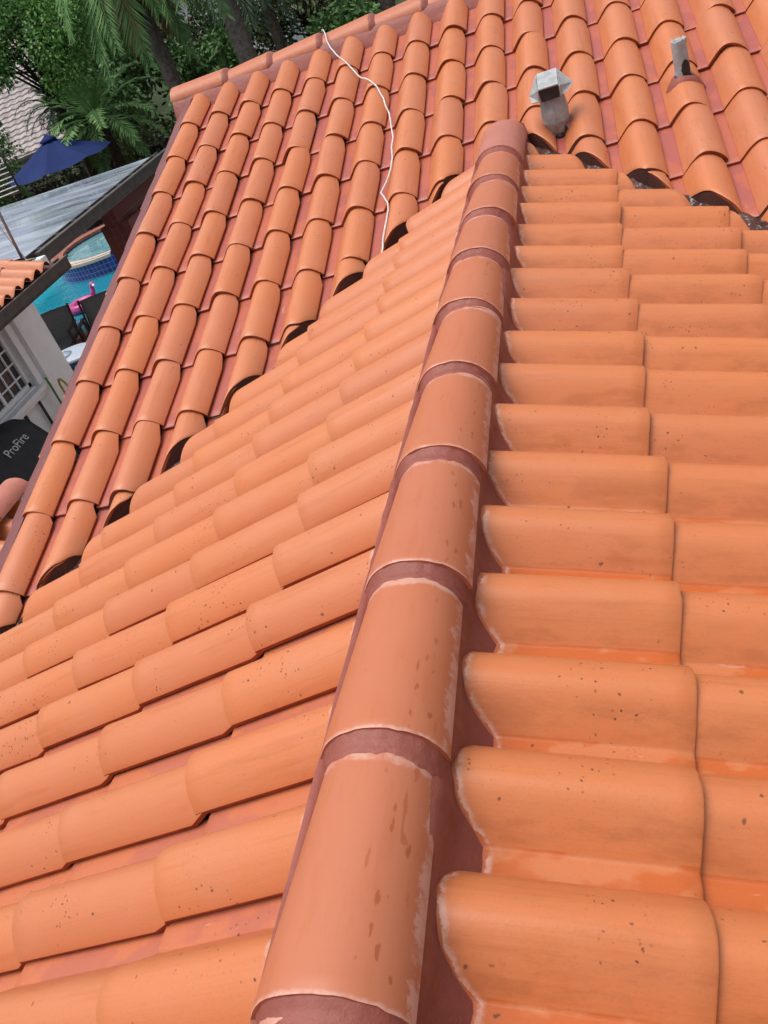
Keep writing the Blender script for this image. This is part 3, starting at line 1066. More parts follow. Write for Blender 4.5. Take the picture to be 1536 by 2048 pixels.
def brick_material(name, c1, c2, mortar, scale, bw=0.5, bh=0.25, rough=0.75):
    m = NT(name)
    t = m.n("ShaderNodeTexCoord")
    br = m.n("ShaderNodeTexBrick")
    mp = m.n("ShaderNodeMapping")
    m.l(t.outputs["Object"], mp.inputs[0])
    mp.inputs["Rotation"].default_value = (radians(90), 0, radians(90))
    m.l(mp.outputs[0], br.inputs["Vector"])
    br.inputs["Color1"].default_value = (*c1, 1)
    br.inputs["Color2"].default_value = (*c2, 1)
    br.inputs["Mortar"].default_value = (*mortar, 1)
    br.inputs["Scale"].default_value = scale
    br.inputs["Mortar Size"].default_value = 0.012
    br.inputs["Brick Width"].default_value = bw
    br.inputs["Row Height"].default_value = bh
    return m.out(br.outputs["Color"], rough, 0.35)


M_BRICK = brick_material("red_brick", (0.19, 0.055, 0.04), (0.13, 0.04, 0.032), (0.16, 0.10, 0.085), 2.2)
M_DARKBRICK = brick_material("dark_brown_brick", (0.035, 0.018, 0.014), (0.024, 0.014, 0.012), (0.07, 0.05, 0.04), 1.6)


def mosaic_material():
    m = NT("cobalt_pool_tile")
    a = m.n("ShaderNodeAttribute", attribute_name="tc")
    br = m.n("ShaderNodeTexBrick", offset=0.0)
    m.l(a.outputs["Vector"], br.inputs["Vector"])
    br.inputs["Color1"].default_value = (0.020, 0.028, 0.22, 1)
    br.inputs["Color2"].default_value = (0.035, 0.06, 0.34, 1)
    br.inputs["Mortar"].default_value = (0.22, 0.26, 0.42, 1)
    br.inputs["Scale"].default_value = 1.0
    br.inputs["Mortar Size"].default_value = 0.006
    br.inputs["Brick Width"].default_value = 0.1
    br.inputs["Row Height"].default_value = 0.1
    return m.out(br.outputs["Color"], 0.15, 0.6)


M_MOSAIC = mosaic_material()


def water_material(name, c1, c2, scale):
    m = NT(name)
    p = m.pos()
    w = m.noise(p, scale, 3, 0.55, dist=0.6)
    m.bump(w, 0.28, 0.06)
    col = m.mix(m.step(m.noise(p, 0.55, 3), 0.38, 0.62), c1, c2)
    return m.out(col, 0.06, 0.6)


M_WATER = water_material("pool_water_blue", (0.012, 0.21, 0.30), (0.025, 0.32, 0.42), 3.2)
M_SPAWATER = water_material("spa_water_pale", (0.10, 0.26, 0.30), (0.16, 0.32, 0.35), 2.2)


def wetroof_material():
    m = NT("wet_roof_membrane")
    p = m.pos()
    st = m.scalev(p, (0.55, 2.6, 1.0))
    n1 = m.noise(st, 1.2, 1, 0.4)
    col = m.mix(m.step(n1, 0.40, 0.62), (0.30, 0.35, 0.46), (0.46, 0.52, 0.62))  # pale streaks in the colour imitate sky reflections on the wet membrane
    n2 = m.noise(m.scalev(p, (0.5, 2.0, 1.0)), 1.1, 1, 0.4)
    col = m.mix(m.math('MULTIPLY', m.step(m.noise(m.scalev(p, (0.8, 4.0, 1)), 1.3, 1, 0.4), 0.60, 0.66), 0.5), col, (0.10, 0.12, 0.15))  # dark streaks in the colour imitate the darker reflections
    rough = m.step(n2, 0.42, 0.56, 0.28, 0.06)
    return m.out(col, rough, 0.6, 0.35)


M_WETROOF = wetroof_material()


def leaf_material(name, c1, c2, c3):
    m = NT(name)
    p = m.pos()
    oi = m.n("ShaderNodeAttribute", attribute_name="tc")
    sep = m.n("ShaderNodeSeparateXYZ")
    m.l(oi.outputs["Vector"], sep.inputs[0])
    col = m.mix(sep.outputs[0], c1, c2)
    col = m.mix(m.math('MULTIPLY', m.step(sep.outputs[1], 0.75, 1.0), 0.8), col, c3)
    m.out(col, 0.6, 0.18)
    return m.mat


M_LEAF1 = leaf_material("broad_leaf", (0.0495, 0.1145, 0.0424), (0.1015, 0.199, 0.0645), (0.186, 0.277, 0.11))
M_LEAF2 = leaf_material("hedge_leaf", (0.0378, 0.0625, 0.0294), (0.082, 0.1145, 0.045), (0.238, 0.225, 0.097))
M_LEAF3 = leaf_material("bright_leaf", (0.069, 0.173, 0.045), (0.134, 0.29, 0.0645), (0.225, 0.368, 0.11))
M_FROND = leaf_material("palm_leaflet", (0.0625, 0.147, 0.0476), (0.121, 0.2445, 0.0736), (0.238, 0.329, 0.123))
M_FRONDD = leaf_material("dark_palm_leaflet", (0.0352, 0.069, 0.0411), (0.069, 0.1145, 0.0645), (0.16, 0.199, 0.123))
M_DRY = leaf_material("dry_frond", (0.11, 0.065, 0.03), (0.17, 0.105, 0.045), (0.26, 0.17, 0.08))
M_TRUNK = simple("palm_trunk", (0.15, 0.125, 0.105), (0.085, 0.07, 0.06), 12, 0.9, 0.2, bump=0.5)
M_TRUNKD = simple("dark_trunk", (0.05, 0.038, 0.03), (0.03, 0.024, 0.02), 12, 0.9, 0.2, bump=0.5)
M_GREYROOF = simple("pale_roof_tile", (0.40, 0.355, 0.345), (0.27, 0.235, 0.23), 3, 0.8, 0.3)
M_CREAMWALL = simple("cream_wall", (0.50, 0.46, 0.40), (0.44, 0.41, 0.36), 2, 0.85, 0.3)


def place_box(b, x0, x1, y0, y1, z0, z1, mat=0):
    b.box(((x0 + x1) / 2, (y0 + y1) / 2, (z0 + z1) / 2), (x1 - x0, y1 - y0, z1 - z0), mat=mat)


# ---- ground, deck, pool
b = MB()
n = 24
rows = []
for i in range(n + 1):
    rows.append([b.vert((lerp(-220, 220, j / n), lerp(-160, 280, i / n), G - 0.28)) for j in range(n + 1)])
b.grid(rows, 0, True)
b.build("lawn", M_LAWN, kind="structure")
PX0, PX1, PY0, PY1 = -17.0, -3.0, 8.45, 14.6
b = MB()
place_box(b, -19, 4.0, -8, PY0, G - 0.27, G)
place_box(b, -19, 4.0, PY1, 20.5, G - 0.27, G)
place_box(b, -19, PX0, PY0, PY1, G - 0.27, G)
place_box(b, PX1, 4.0, PY0, PY1, G - 0.27, G)
b.build("pool_deck", M_DECK, kind="structure")
b = MB()
b.quad((PX0, PY0, G - 0.10), (PX1, PY0, G - 0.10), (PX1, PY1, G - 0.10), (PX0, PY1, G - 0.10))
b.build("pool_water", M_WATER, kind="structure")
b = MB()
for x0, x1, y0, y1 in ((PX0 - .12, PX1 + .12, PY0 - .22, PY0 + .06), (PX0 - .12, PX1 + .12, PY1 - .06, PY1 + .22)):
    place_box(b, x0, x1, y0, y1, G + 0.004, G + 0.05)
b.build("pool_coping", M_REDSTONE, kind="structure", bevel=0.012)
b = MB()
L_ = 0.0
for (xa, ya, xb, yb) in ((PX0, PY1 - .07, PX1, PY1 - .07), (PX1, PY0 + .07, PX0, PY0 + .07)):
    q = [((xa, ya, G - .2), (0, 0)), ((xb, yb, G - .2), (abs(xb - xa), 0)), ((xb, yb, G + .002), (abs(xb - xa), .2)), ((xa, ya, G + .002), (0, .2))]
    b.face([b.vert(p, (t[0], t[1], 0)) for p, t in q])
b.build("pool_tile_band", M_MOSAIC, kind="structure")

# ---- raised spa
SC, SRAD, SZ = Vector((-10.35, 13.75, 0)), 1.42, G + 0.33
spa = empty("raised_spa", (SC.x, SC.y, G), "raised round spa faced in cobalt blue tiles with a spill lip", "spa")
b = MB()
n = 64
r0, r1 = [], []
for k in range(n + 1):
    a = 2 * pi * k / n
    p = SC + Vector((cos(a) * SRAD, sin(a) * SRAD, 0))
    r0.append(b.vert((p.x, p.y, G - 0.3), (a * SRAD, 0, 0)))
    r1.append(b.vert((p.x, p.y, SZ - 0.04), (a * SRAD, SZ - G + 0.26, 0)))
b.grid([r0, r1], 0, True)
r2 = [b.vert((SC.x + cos(2 * pi * k / n) * (SRAD - .2), SC.y + sin(2 * pi * k / n) * (SRAD - .2), SZ - .3), (k * .14, 0, 0)) for k in range(n + 1)]
r3 = [b.vert((SC.x + cos(2 * pi * k / n) * (SRAD - .2), SC.y + sin(2 * pi * k / n) * (SRAD - .2), SZ - .04), (k * .14, .3, 0)) for k in range(n + 1)]
b.grid([r3, r2], 0, True)
b.build("tiled_wall", M_MOSAIC, spa)
b = MB()
rows = []
gap = [a for a in range(n + 1)]
sec = ((SRAD + .05, SZ - .04), (SRAD + .05, SZ + .02), (SRAD - .24, SZ + .02), (SRAD - .24, SZ - .04))
runs = [(-0.95 * pi / 2 + 0.02, 1.12 * pi), (1.12 * pi + 0.0, 1.30 * pi)]
a0, a1 = -0.37 * pi, 1.26 * pi
for k in range(61):
    a = lerp(a0, a1, k / 60)
    rows.append([b.vert((SC.x + cos(a) * r, SC.y + sin(a) * r, z)) for r, z in sec + (sec[0],)])
b.grid(rows, 0, False)
b.face(rows[0][:4]); b.face(rows[-1][:4][::-1])
b.build("coping", M_REDSTONE, spa)
b = MB()
rows = []
for k in range(21):
    a = lerp(1.27 * pi, 1.62 * pi, k / 20)
    rows.append([b.vert((SC.x + cos(a) * r, SC.y + sin(a) * r, z - 0.06)) for r, z in ((SRAD + .10, SZ - .05), (SRAD + .10, SZ + .01), (SRAD - .24, SZ + .01), (SRAD - .24, SZ - .05), (SRAD + .10, SZ - .05))])
b.grid(rows, 0, False)
b.face(rows[0][:4]); b.face(rows[-1][:4][::-1])
b.build("spill_lip", M_CREAM, spa)
b = MB()
b.face([b.vert((SC.x + cos(2 * pi * k / n) * (SRAD - .19), SC.y + sin(2 * pi * k / n) * (SRAD - .19), SZ - .07)) for k in range(n)])
b.build("spa_water", M_SPAWATER, spa)

# ---- white wing building with tiled eave
XW, XG = -6.3, -5.52
wing = empty("white_outbuilding", (XW, 3.0, G), "white walled outbuilding with a bronze gutter and tiled eave", "building")
b = MB()
wy1, wy0 = 4.57, -4.0
wins = [(2.78, 3.83, -2.03, -1.20)]
ya, yb, za, zb = wins[0]
place_box(b, XW - 3.6, XW, wy0, ya, G, -0.92)
place_box(b, XW - 3.6, XW, yb, wy1, G, -0.92)
place_box(b, XW - 3.6, XW, ya, yb, G, za)
place_box(b, XW - 3.6, XW, ya, yb, zb, -0.92)
place_box(b, XW - 3.6, XW - 0.16, ya, yb, za, zb)
b.build("wall", M_STUCCO, wing)
b = MB()
place_box(b, XW - 0.2, XG - 0.02, wy0, 4.24, -0.95, -0.90)
b.build("soffit", M_GUTTER, wing)
b = MB()
for (x0, z0, x1, z1) in ((XG - .02, -1.02, XG + .10, -.99), (XG + .08, -1.02, XG + .10, -.88), (XG - .02, -1.02, XG, -.88)):
    place_box(b, min(x0, x1), max(x0, x1), wy0, 4.33, min(z0, z1), max(z0, z1))
place_box(b, XG + .10, XG + .125, wy0, 4.33, -.90, -.875)
b.build("gutter", M_GUTTER, wing)
win = MB()
fx = XW + 0.015
fw = 0.05
for (y0, y1, z0, z1) in ((ya, ya + fw, za, zb), (yb - fw, yb, za, zb), (ya, yb, za, za + fw), (ya, yb, zb - fw, zb)):
    place_box(win, XW - .10, XW - .05, y0, y1, z0, z1)
w_ = win.build("window", M_WHITE, wing)
b = MB()
b.quad((XW - .085, ya, za), (XW - .085, yb, za), (XW - .085, yb, zb), (XW - .085, ya, zb))
b.build("pane", M_GLASS, w_)
b = MB()
for i in range(1, 6):
    y = lerp(ya, yb, i / 6)
    place_box(b, XW - .083, XW - .062, y - .009 - (.014 if i == 3 else 0), y + .009 + (.014 if i == 3 else 0), za + fw, zb - fw)
for i in range(1, 5):
    z = lerp(za, zb, i / 5)
    place_box(b, XW - .081, XW - .065, ya + fw, yb - fw, z - .009, z + .009)
b.build("muntins", M_WHITE, w_)
b = MB()
place_box(b, XW - .05, XW + .11, ya - .14, yb + .14, za - .075, za - .02)
place_box(b, XW - .05, XW + .07, ya - .10, yb + .10, za - .13, za - .076)
b.build("sill", M_WHITE, w_, bevel=0.008)
b = MB()
for i, (xa, xb, y0, y1, z0, z1) in enumerate(((XW + .002, XW + .045, yb + .002, yb + .10, za - .018, zb + .1), (XW + .002, XW + .045, ya - .10, ya - .002, za - .018, zb + .1),
                                              (XW + .002, XW + .06, yb + .18, yb + .24, za - .10, -.96), (XW + .003, XW + .03, yb + .25, yb + .28, za - .10, -.96))):
    b = MB()
    place_box(b, xa, xb, y0, y1, z0, z1)
    b.build("casing" if i < 2 else "shutter_track", M_WHITE, w_, bevel=0.006)
b = MB()
b.tube([(XW + .05, 3.33, za - .14), (XW + .05, 3.33, -3.09)], 0.022, 8)
b.tube([(XW + .05, 3.66, za - .14), (XW + .05, 3.66, -3.09)], 0.018, 8)
b.build("downpipe", M_DARK, wing)
PW = 0.33
FW = Frame((XG / U - 0.1, 0, -0.86 / U), (0, 1, 0), (-cos(PW), 0, sin(PW)))
mbw = MB()
for k in range(-4, 19):
    for r in range(0, 6):
        add_tile(mbw, FW, k * 1.0, -0.35 + r * LT, -0.35 + r * LT + LT * 1.09, rough_edge=0.005)
mbw.build("tiled_eave", [M_TILE_L, M_DARKMORTAR], wing)
b = MB()
P = [FW.p(-5, -0.3, -0.06), FW.p(19.6, -0.3, -0.06), FW.p(19.6, 12, -0.06), FW.p(-5, 12, -0.06)]
b.plate([P[3], P[2], P[1], P[0]], 0.08)
b.build("roof_deck", M_DARKMORTAR, wing)

# ---- antenna on its mast beside the wing's gutter
ant = empty("tv_antenna", (-5.80, 4.12, -0.84), "white rod television antenna on a leaning grey mast", "antenna")
b = MB()
top_ = Vector((-5.70, 4.14, 0.62))
b.tube([(-5.80, 4.12, -0.86), top_], 0.016, 10)
b.build("mast", M_ALU, ant)
b = MB()
p0, p1 = Vector((-5.10, 3.70, -0.04)), Vector((-5.10, 3.72, 0.50))
b.tube([p0, p1, top_ + Vector((0.0, 0.0, -0.02))], 0.010, 8)
b.build("boom", M_DARK, ant)
for k in range(12):
    c = p0.lerp(p1, .02 + k / 12)
    b = MB()
    b.tube([c, c + Vector((-lerp(.30, .5, k / 11), 0.02, -0.01))], 0.0055, 6)
    b.build("rod", M_WHITE, ant)
b = MB()
cp = []
for i in range(26):
    t = i / 25
    q = Vector((-5.80, 4.12, -0.82)).lerp(top_, 1 - t)
    cp.append(q + Vector((0.05 * sin(t * 7), 0.04 * cos(t * 6), 0.0)))
cp += [Vector((-5.72, 4.20, -0.80)), Vector((-5.66, 4.16, -0.78)), Vector((-5.70, 4.04, -0.74))]
b.tube(cp, 0.006, 6)
b.build("coax_cable", M_CABLE, ant)

# ---- low patio roof, wet
pat = empty("patio_cover", (-6.6, 8.0, G), "flat patio cover with a wet blue grey roof and brick posts", "patio cover")
b = MB()
rows = []
for i in range(21):
    rows.append([b.vert((lerp(-11.2, -6.52, j / 20), lerp(5.35, 9.62, i / 20), -0.97 + 0.05 * (1 - j / 20) + 0.006 * nz(i * .7, j * .5))) for j in range(21)])
b.grid(rows, 0, True)
place_box(b, -11.2, -6.52, 5.35, 9.62, -1.12, -1.0)
b.build("roof_panel", M_WETROOF, pat)
b = MB()
place_box(b, -6.515, -6.30, 5.15, 9.66, -1.09, -1.06)
place_box(b, -6.325, -6.30, 5.15, 9.66, -1.058, -.95)
place_box(b, -6.35, -6.275, 5.15, 9.66, -.949, -.925)
place_box(b, -6.515, -6.49, 5.15, 9.66, -1.058, -.935)
for k in range(9):
    place_box(b, -6.488, -6.352, 5.4 + k * .5, 5.43 + k * .5, -.955, -.935)
b.build("gutter", M_GUTTER, pat)
b = MB()
place_box(b, -6.85, -6.62, 7.75, 9.55, -1.42, -1.124)
b.build("beam", M_BRICK, pat)
for y in (8.05, 9.35):
    b = MB()
    place_box(b, -6.98, -6.50, y - .24, y + .24, G, -1.424)
    b.build("post", M_BRICK, pat)
b = MB()
b.box((-6.22, 5.0, -1.03), (.14, .12, .15))
b.tube([(-6.2, 5.0, -1.06), (-5.95, 4.8, -1.14), (-5.60, 4.45, -1.05)], 0.035, 8)
b.build("downspout_elbow", M_WHITE, pat, bevel=0.02)

# ---- loungers
def lounger(loc, rz, label, first=None):
    t = empty("sun_lounger", (0, 0, 0), label, "lounger", "loungers by the pool")
    b = MB()
    rows = []
    for i in range(9):
        s = i / 8
        y, z = 0.62 + 0.20 * s + 0.06 * sin(s * pi), 0.34 + 0.44 * s - 0.03 * s * s
        rows.append([b.vert((x * 0.25, y - 0.04 * (1 - (x) ** 2), z + 0.02 * (1 - x * x) * (s > .9))) for x in (-1, -.5, 0, .5, 1)])
    back_rows = rows
    b.grid(rows, 0, True)
    rows2 = [[b.vert(Vector(b.v[i]) + Vector((0, .018, -.004))) for i in r] for r in rows]
    b.grid(rows2, 0, True, flip=True)
    for a_, c_ in ((rows[0], rows2[0]), (rows2[-1], rows[-1])):
        b.grid([a_, c_], 0)
    for e in (0, -1):
        b.grid([[r[e] for r in rows], [r[e] for r in rows2]], 0)
    b.build("backrest", M_SLING, t)
    b = MB()
    place_box(b, -.25, .25, -.75, .62, .315, .345)
    b.build("seat", M_SLING, t, bevel=0.01)
    for sx in (-1, 1):
        b = MB()
        b.tube([(sx * .275, -.78, .33), (sx * .275, .66, .33), (sx * .27, .83, .77)], 0.018, 8)
        b.build("side_rail", M_WOOD, t)
        b = MB()
        b.box((sx * .30, .42, .52), (.055, .5, .025))
        b.build("armrest", M_WOOD, t, bevel=0.006)
        for y in (-.66, .22, .60):
            b = MB()
            b.box((sx * .29, y, .16 if y < 0 else .255), (.035, .045, .32 if y < 0 else .505))
            b.build("leg", M_WOOD, t)
    t.location, t.rotation_euler = loc, (0, 0, rz)
    return t


lounger((-8.22, 6.98, G), radians(16), "charcoal sling lounger nearer the white wall, its back to the pool")
lounger((-7.42, 7.12, G), radians(20), "charcoal sling lounger with the pink float behind its backrest")

# ---- flamingo float
fl = empty("pool_float", (-9.65, 10.35, G - 0.1), "bright pink bird shaped ring float on the pool behind the loungers", "pool float")
b = MB()
rows = []
for i in range(29):
    a = 2 * pi * i / 28
    rows.append([b.vert((-9.62 + cos(a) * (.24 + .085 * cos(2 * pi * k / 12)), 10.35 + sin(a) * (.24 + .085 * cos(2 * pi * k / 12)), G - .02 + .085 * sin(2 * pi * k / 12))) for k in range(13)])
b.grid(rows, 0, True)
b.build("ring", M_PINK, fl)
b = MB()
b.tube([(-9.45, 10.52, G + .02), (-9.42, 10.56, G + .12), (-9.40, 10.57, G + .21), (-9.36, 10.55, G + .25), (-9.32, 10.51, G + .24)], [.05, .045, .042, .05, .03], 10)
b.build("neck", M_PINK, fl)
b = MB()
b.tube([(-9.32, 10.51, G + .24), (-9.29, 10.48, G + .21)], [.03, .012], 8)
b.build("beak", M_WHITE, fl)

# ---- tub with lid on a green bin
bin_ = empty("green_bin", (-6.46, 4.93, G), "lime green plastic bin under the lidded tub", "bin")
b = MB()
b.lathe((-6.46, 4.93, G), [(.20, 0), (.21, .02), (.27, .66), (.29, .67), (.29, .70), (.0, .70)], 28)
b.build("body", M_LIME, bin_)
b = MB()
b.lathe((-6.46, 4.93, G), [(.285, .60), (.30, .61), (.30, .64), (.275, .65)], 28)
b.build("rim", M_LIME, bin_)
tub = empty("lidded_tub", (-6.46, 4.95, G + 0.70), "oval blue tub under a pale lid beside the white wall", "tub")
b = MB()
b.lathe((-6.46, 4.95, G + .70), [(.24, 0), (.27, .03), (.29, .07)], 32, sx=1.05, sy=.85)
b.build("base", M_SKYBLUE, tub)
b = MB()
b.lathe((-6.46, 4.95, G + .70), [(.29, .07), (.315, .20)], 32, sx=1.05, sy=.85)
b.build("band", M_TUBBLUE, tub)
b = MB()
for k in range(2):
    a0 = -1.25 + k * 0.22
    pts_ = []
    for i in range(9):
        a = a0 + .2 * i / 8
        z = .11 + .035 * sin(i / 8 * pi)
        r = .302 + .012 * (z - .07)
        pts_.append((-6.46 + cos(a) * r * 1.05 * 1.01, 4.95 + sin(a) * r * .85 * 1.01, G + .70 + z))
    b.tube(pts_, .006, 5)
b.build("mark", M_WHITE, tub)
b = MB()
b.lathe((-6.46, 4.95, G + .70), [(.318, .195), (.335, .20), (.335, .225), (.30, .235), (.27, .255), (.0, .262)], 32, sx=1.05, sy=.85)
b.build("lid", M_LID, tub)
b = MB()
b.lathe((-6.58, 4.84, G + .955), [(.16, 0), (.17, .012), (.02, .014)], 20)
b.build("tray", M_LID, tub)

# ---- hose trolley and hose
tr = empty("hose_trolley", (-5.93, 3.82, G), "yellow handled hose trolley standing by the white wall", "trolley")
b = MB()
hb = [(-6.08, 3.95, G + .10), (-6.11, 3.97, G + .80), (-6.12, 3.98, G + .94), (-6.07, 3.94, G + 1.02), (-5.97, 3.85, G + 1.045), (-5.87, 3.76, G + 1.02), (-5.81, 3.71, G + .94), (-5.80, 3.70, G + .80), (-5.78, 3.68, G + .10)]
b.tube(hb, .014, 8)
b.build("handle", M_YELLOW, tr)
b = MB()
b.box((-5.93, 3.80, G + .16), (.30, .26, .06))
b.tube([(-5.90, 3.66, G + .36), (-5.90, 3.92, G + .36)], [.16, .16], 18)
b.build("reel", M_TAR, tr)
for s in (-1, 1):
    b = MB()
    b.tube([(-5.93 + s * .15, 3.80 - s * .13, G + .09), (-5.93 + s * .19, 3.80 - s * .17, G + .09)], .09, 16)
    b.build("wheel", M_TAR, tr)
b = MB()
hp = [(-6.17, 3.88, -2.00), (-6.18, 3.90, -2.08), (-6.18, 3.90, -2.3), (-6.17, 3.89, -2.6), (-6.15, 3.86, -2.95), (-6.0, 3.5, -3.08), (-5.5, 3.3, -3.085), (-5.0, 3.6, -3.085)]
b.tube(hp, .013, 8)
tag(b.build("garden_hose", M_HOSE), "bright green garden hose running down from the window sill", "hose")

# ---- covered grill on a dark brick counter
gr = empty("covered_grill", (-5.75, 2.3, G), "black fabric covered grill with white lettering beside the white wall", "grill")
gy0, gy1 = 1.95, 2.95
b = MB()
sec_ = [(-6.26, -2.43), (-6.26, -2.10), (-6.22, -1.99), (-6.08, -1.96), (-5.92, -2.02), (-5.70, -2.34), (-5.66, -2.39), (-5.65, -2.43)]
rows = []
for i in range(13):
    y = lerp(gy0, gy1, i / 12)
    e = (1 - abs(2 * i / 12 - 1) ** 6)
    row = []
    for j, (x, z) in enumerate(sec_):
        sag = 0.018 * nz(y * 5, j * 1.7, 2.0)
        row.append(b.vert((x + sag, y, z - 0.05 * (1 - e) * (0 < j < 7) + sag)))
    rows.append(row)
b.grid(rows, 0, True)
b.face(rows[0]); b.face(rows[-1][::-1])
cover = b.build("cover", M_BLACKCLOTH, gr)
b = MB()
place_box(b, -6.28, -5.42, 1.2, 3.02, -2.49, -2.435)
b.build("counter_top", M_DARK, gr, bevel=0.01)
b = MB()
place_box(b, -6.28, -5.48, 1.25, 2.98, G, -2.492)
b.build("brick_base", M_DARKBRICK, gr)
cu = bpy.data.curves.new("lettering_curve", 'FONT')
cu.body = "ProFire"
cu.size = 0.135
cu.align_x = 'CENTER'
cu.align_y = 'CENTER'
cu.extrude = 0.002
tmp = bpy.data.objects.new("lettering_source", cu)
COL.objects.link(tmp)
bpy.context.view_layer.update()
lm = bpy.data.meshes.new_from_object(tmp.evaluated_get(bpy.context.evaluated_depsgraph_get()))
bpy.data.objects.remove(tmp)
lm.materials.clear()
lm.materials.append(M_PALE)
lo = bpy.data.objects.new("lettering", lm)
COL.objects.link(lo)
ex, en_ = Vector((0, 1, 0)), Vector((0.40, 0, 0.26)).normalized()
ey = en_.cross(ex)
lo.parent = cover
mw = Matrix((ex, ey, en_)).transposed().to_4x4()
mw.translation = Vector((-5.838, 2.50, -2.118))
lo.matrix_basis = mw

# ---- low tiled porch roof just below the rake
lowr = empty("porch_roof", (-3.9, -0.9, G), "low porch roof of weathered pink tiles below the gable edge", "porch roof")
LX, LZ = -3.72, -1.36
for k in range(4):
    mbc = MB()
    y0 = -0.50 - k * 0.34 + 0.02
    rows, rin = [], []
    for j in range(9):
        s = j / 8
        r, hg = lerp(.135, .115, s), lerp(.095, .08, s)
        rows.append([mbc.vert((LX + x * r, y0 + s * .40, LZ + .10 - .012 * s + cap_sec(x, r, hg)), (x, s, .4), 0.0) for x in XS])
    mbc.grid(rows, 0, True)
    inn = [mbc.vert((LX + x * .12, y0 + .002, LZ + .09 + cap_sec(x, .12, .078)), (x, 0, .4), 0.0) for x in XS]
    mbc.grid([inn, [mbc.vert(mbc.v[i], (0, 0, .4), 0.0) for i in rows[0]]], 1, True)
    mbc.build("ridge_tile", [M_MORTARCAP, M_EDGE2], lowr)
for sg in (1, -1):
    fr = Frame((LX / U, 0, (LZ + .02) / U), (0, sg, 0), (-sg * cos(.33), 0, sin(.33)))
    mbp = MB()
    for k in range(-9, 9):
        for r in range(3):
            add_tile(mbp, fr, k * 1.0 + (2.3 if sg < 0 else -.75), -1.9 - r * LT, -1.9 - r * LT + LT * 1.09 if r else -.1, top=(lambda uu: -.1) if r == 0 else None) if (-1.6 < (k + 2.3 if sg < 0 else -(k - .75)) * 1 < 9) else None
    mbp.build("tile_slope", [M_TILE_L, M_EDGE2], lowr)
b = MB()
fr = Frame((LX / U, 0, (LZ + .02) / U), (0, 1, 0), (-cos(.33), 0, sin(.33)))
b.plate([fr.p(-9.5, 0, -.06), fr.p(1.2, 0, -.06), fr.p(1.2, -5.6, -.06), fr.p(-9.5, -5.6, -.06)], .03)
fr = Frame((LX / U, 0, (LZ + .02) / U), (0, -1, 0), (cos(.33), 0, sin(.33)))
b.plate([fr.p(-1.2, 0, -.06), fr.p(9.5, 0, -.06), fr.p(9.5, -5.6, -.06), fr.p(-1.2, -5.6, -.06)], .03)
place_box(b, LX - 1.0, LX + 1.0, -1.95, .05, G, -1.70)
b.build("wall", M_STUCCO, lowr)

# ---- umbrella
um = empty("patio_umbrella", (-12.7, 17.0, G), "open navy blue patio umbrella beyond the wet flat roof", "umbrella", rz=0.3)
UC = Vector((-12.7, 17.0, 0))
b = MB()
n = 8
zt_, zr_ = -0.82, -1.42
UR = 1.42
ctr = b.vert((UC.x, UC.y, zt_))
rim, rimb = [], []
for k in range(n):
    a = 2 * pi * k / n + 0.25
    p1 = Vector((UC.x + cos(a) * UR, UC.y + sin(a) * UR, zr_))
    rim.append(p1)
for k in range(n):
    p1, p2 = rim[k], rim[(k + 1) % n]
    c0 = Vector((UC.x, UC.y, zt_))
    rows = []
    for j in range(7):
        s = j / 6
        q1, q2 = c0.lerp(p1, s), c0.lerp(p2, s)
        sag = -0.06 * sin(s * pi)
        rows.append([b.vert(q1.lerp(q2, t) + Vector((0, 0, sag * 0.3 - 0.06 * s * 4 * t * (1 - t)))) for t in (0, .25, .5, .75, 1)])
    b.grid(rows, 0, False)
b.build("canopy", M_NAVY, um)
b = MB()
b.lathe((UC.x, UC.y, zt_ - .07), [(.24, 0), (.16, .07), (.05, .12), (.02, .16)], 8)
b.build("vent_cap", M_NAVY, um)
b = MB()
b.tube([(UC.x, UC.y, G + .002), (UC.x, UC.y, zt_)], .022, 10)
b.build("pole", M_DARK, um)
for k in range(n):
    b = MB()
    b.tube([(UC.x, UC.y, zt_ - .05), rim[k] + Vector((0, 0, -.02))], .009, 5)
    b.build("rib", M_DARK, um)
b = MB()
b.lathe((UC.x, UC.y, G + .003), [(.28, 0), (.28, .05), (.06, .09), (.05, .3)], 20)
b.build("base", M_DARK, um)


# ---- foliage
def leaf_quad(b, c, d, nrm, L, W, t):
    s = d.cross(nrm)
    if s.length < 1e-4:
        s = Vector((1, 0, 0))
    s = s.normalized() * W
    i = [b.vert(c, t), b.vert(c + d * L * .5 + s, t), b.vert(c + d * L, t), b.vert(c + d * L * .5 - s, t)]
    b.face(i)


def rdir():
    while True:
        v = Vector((random.uniform(-1, 1), random.uniform(-1, 1), random.uniform(-1, 1)))
        if 0.05 < v.length < 1:
            return v.normalized()


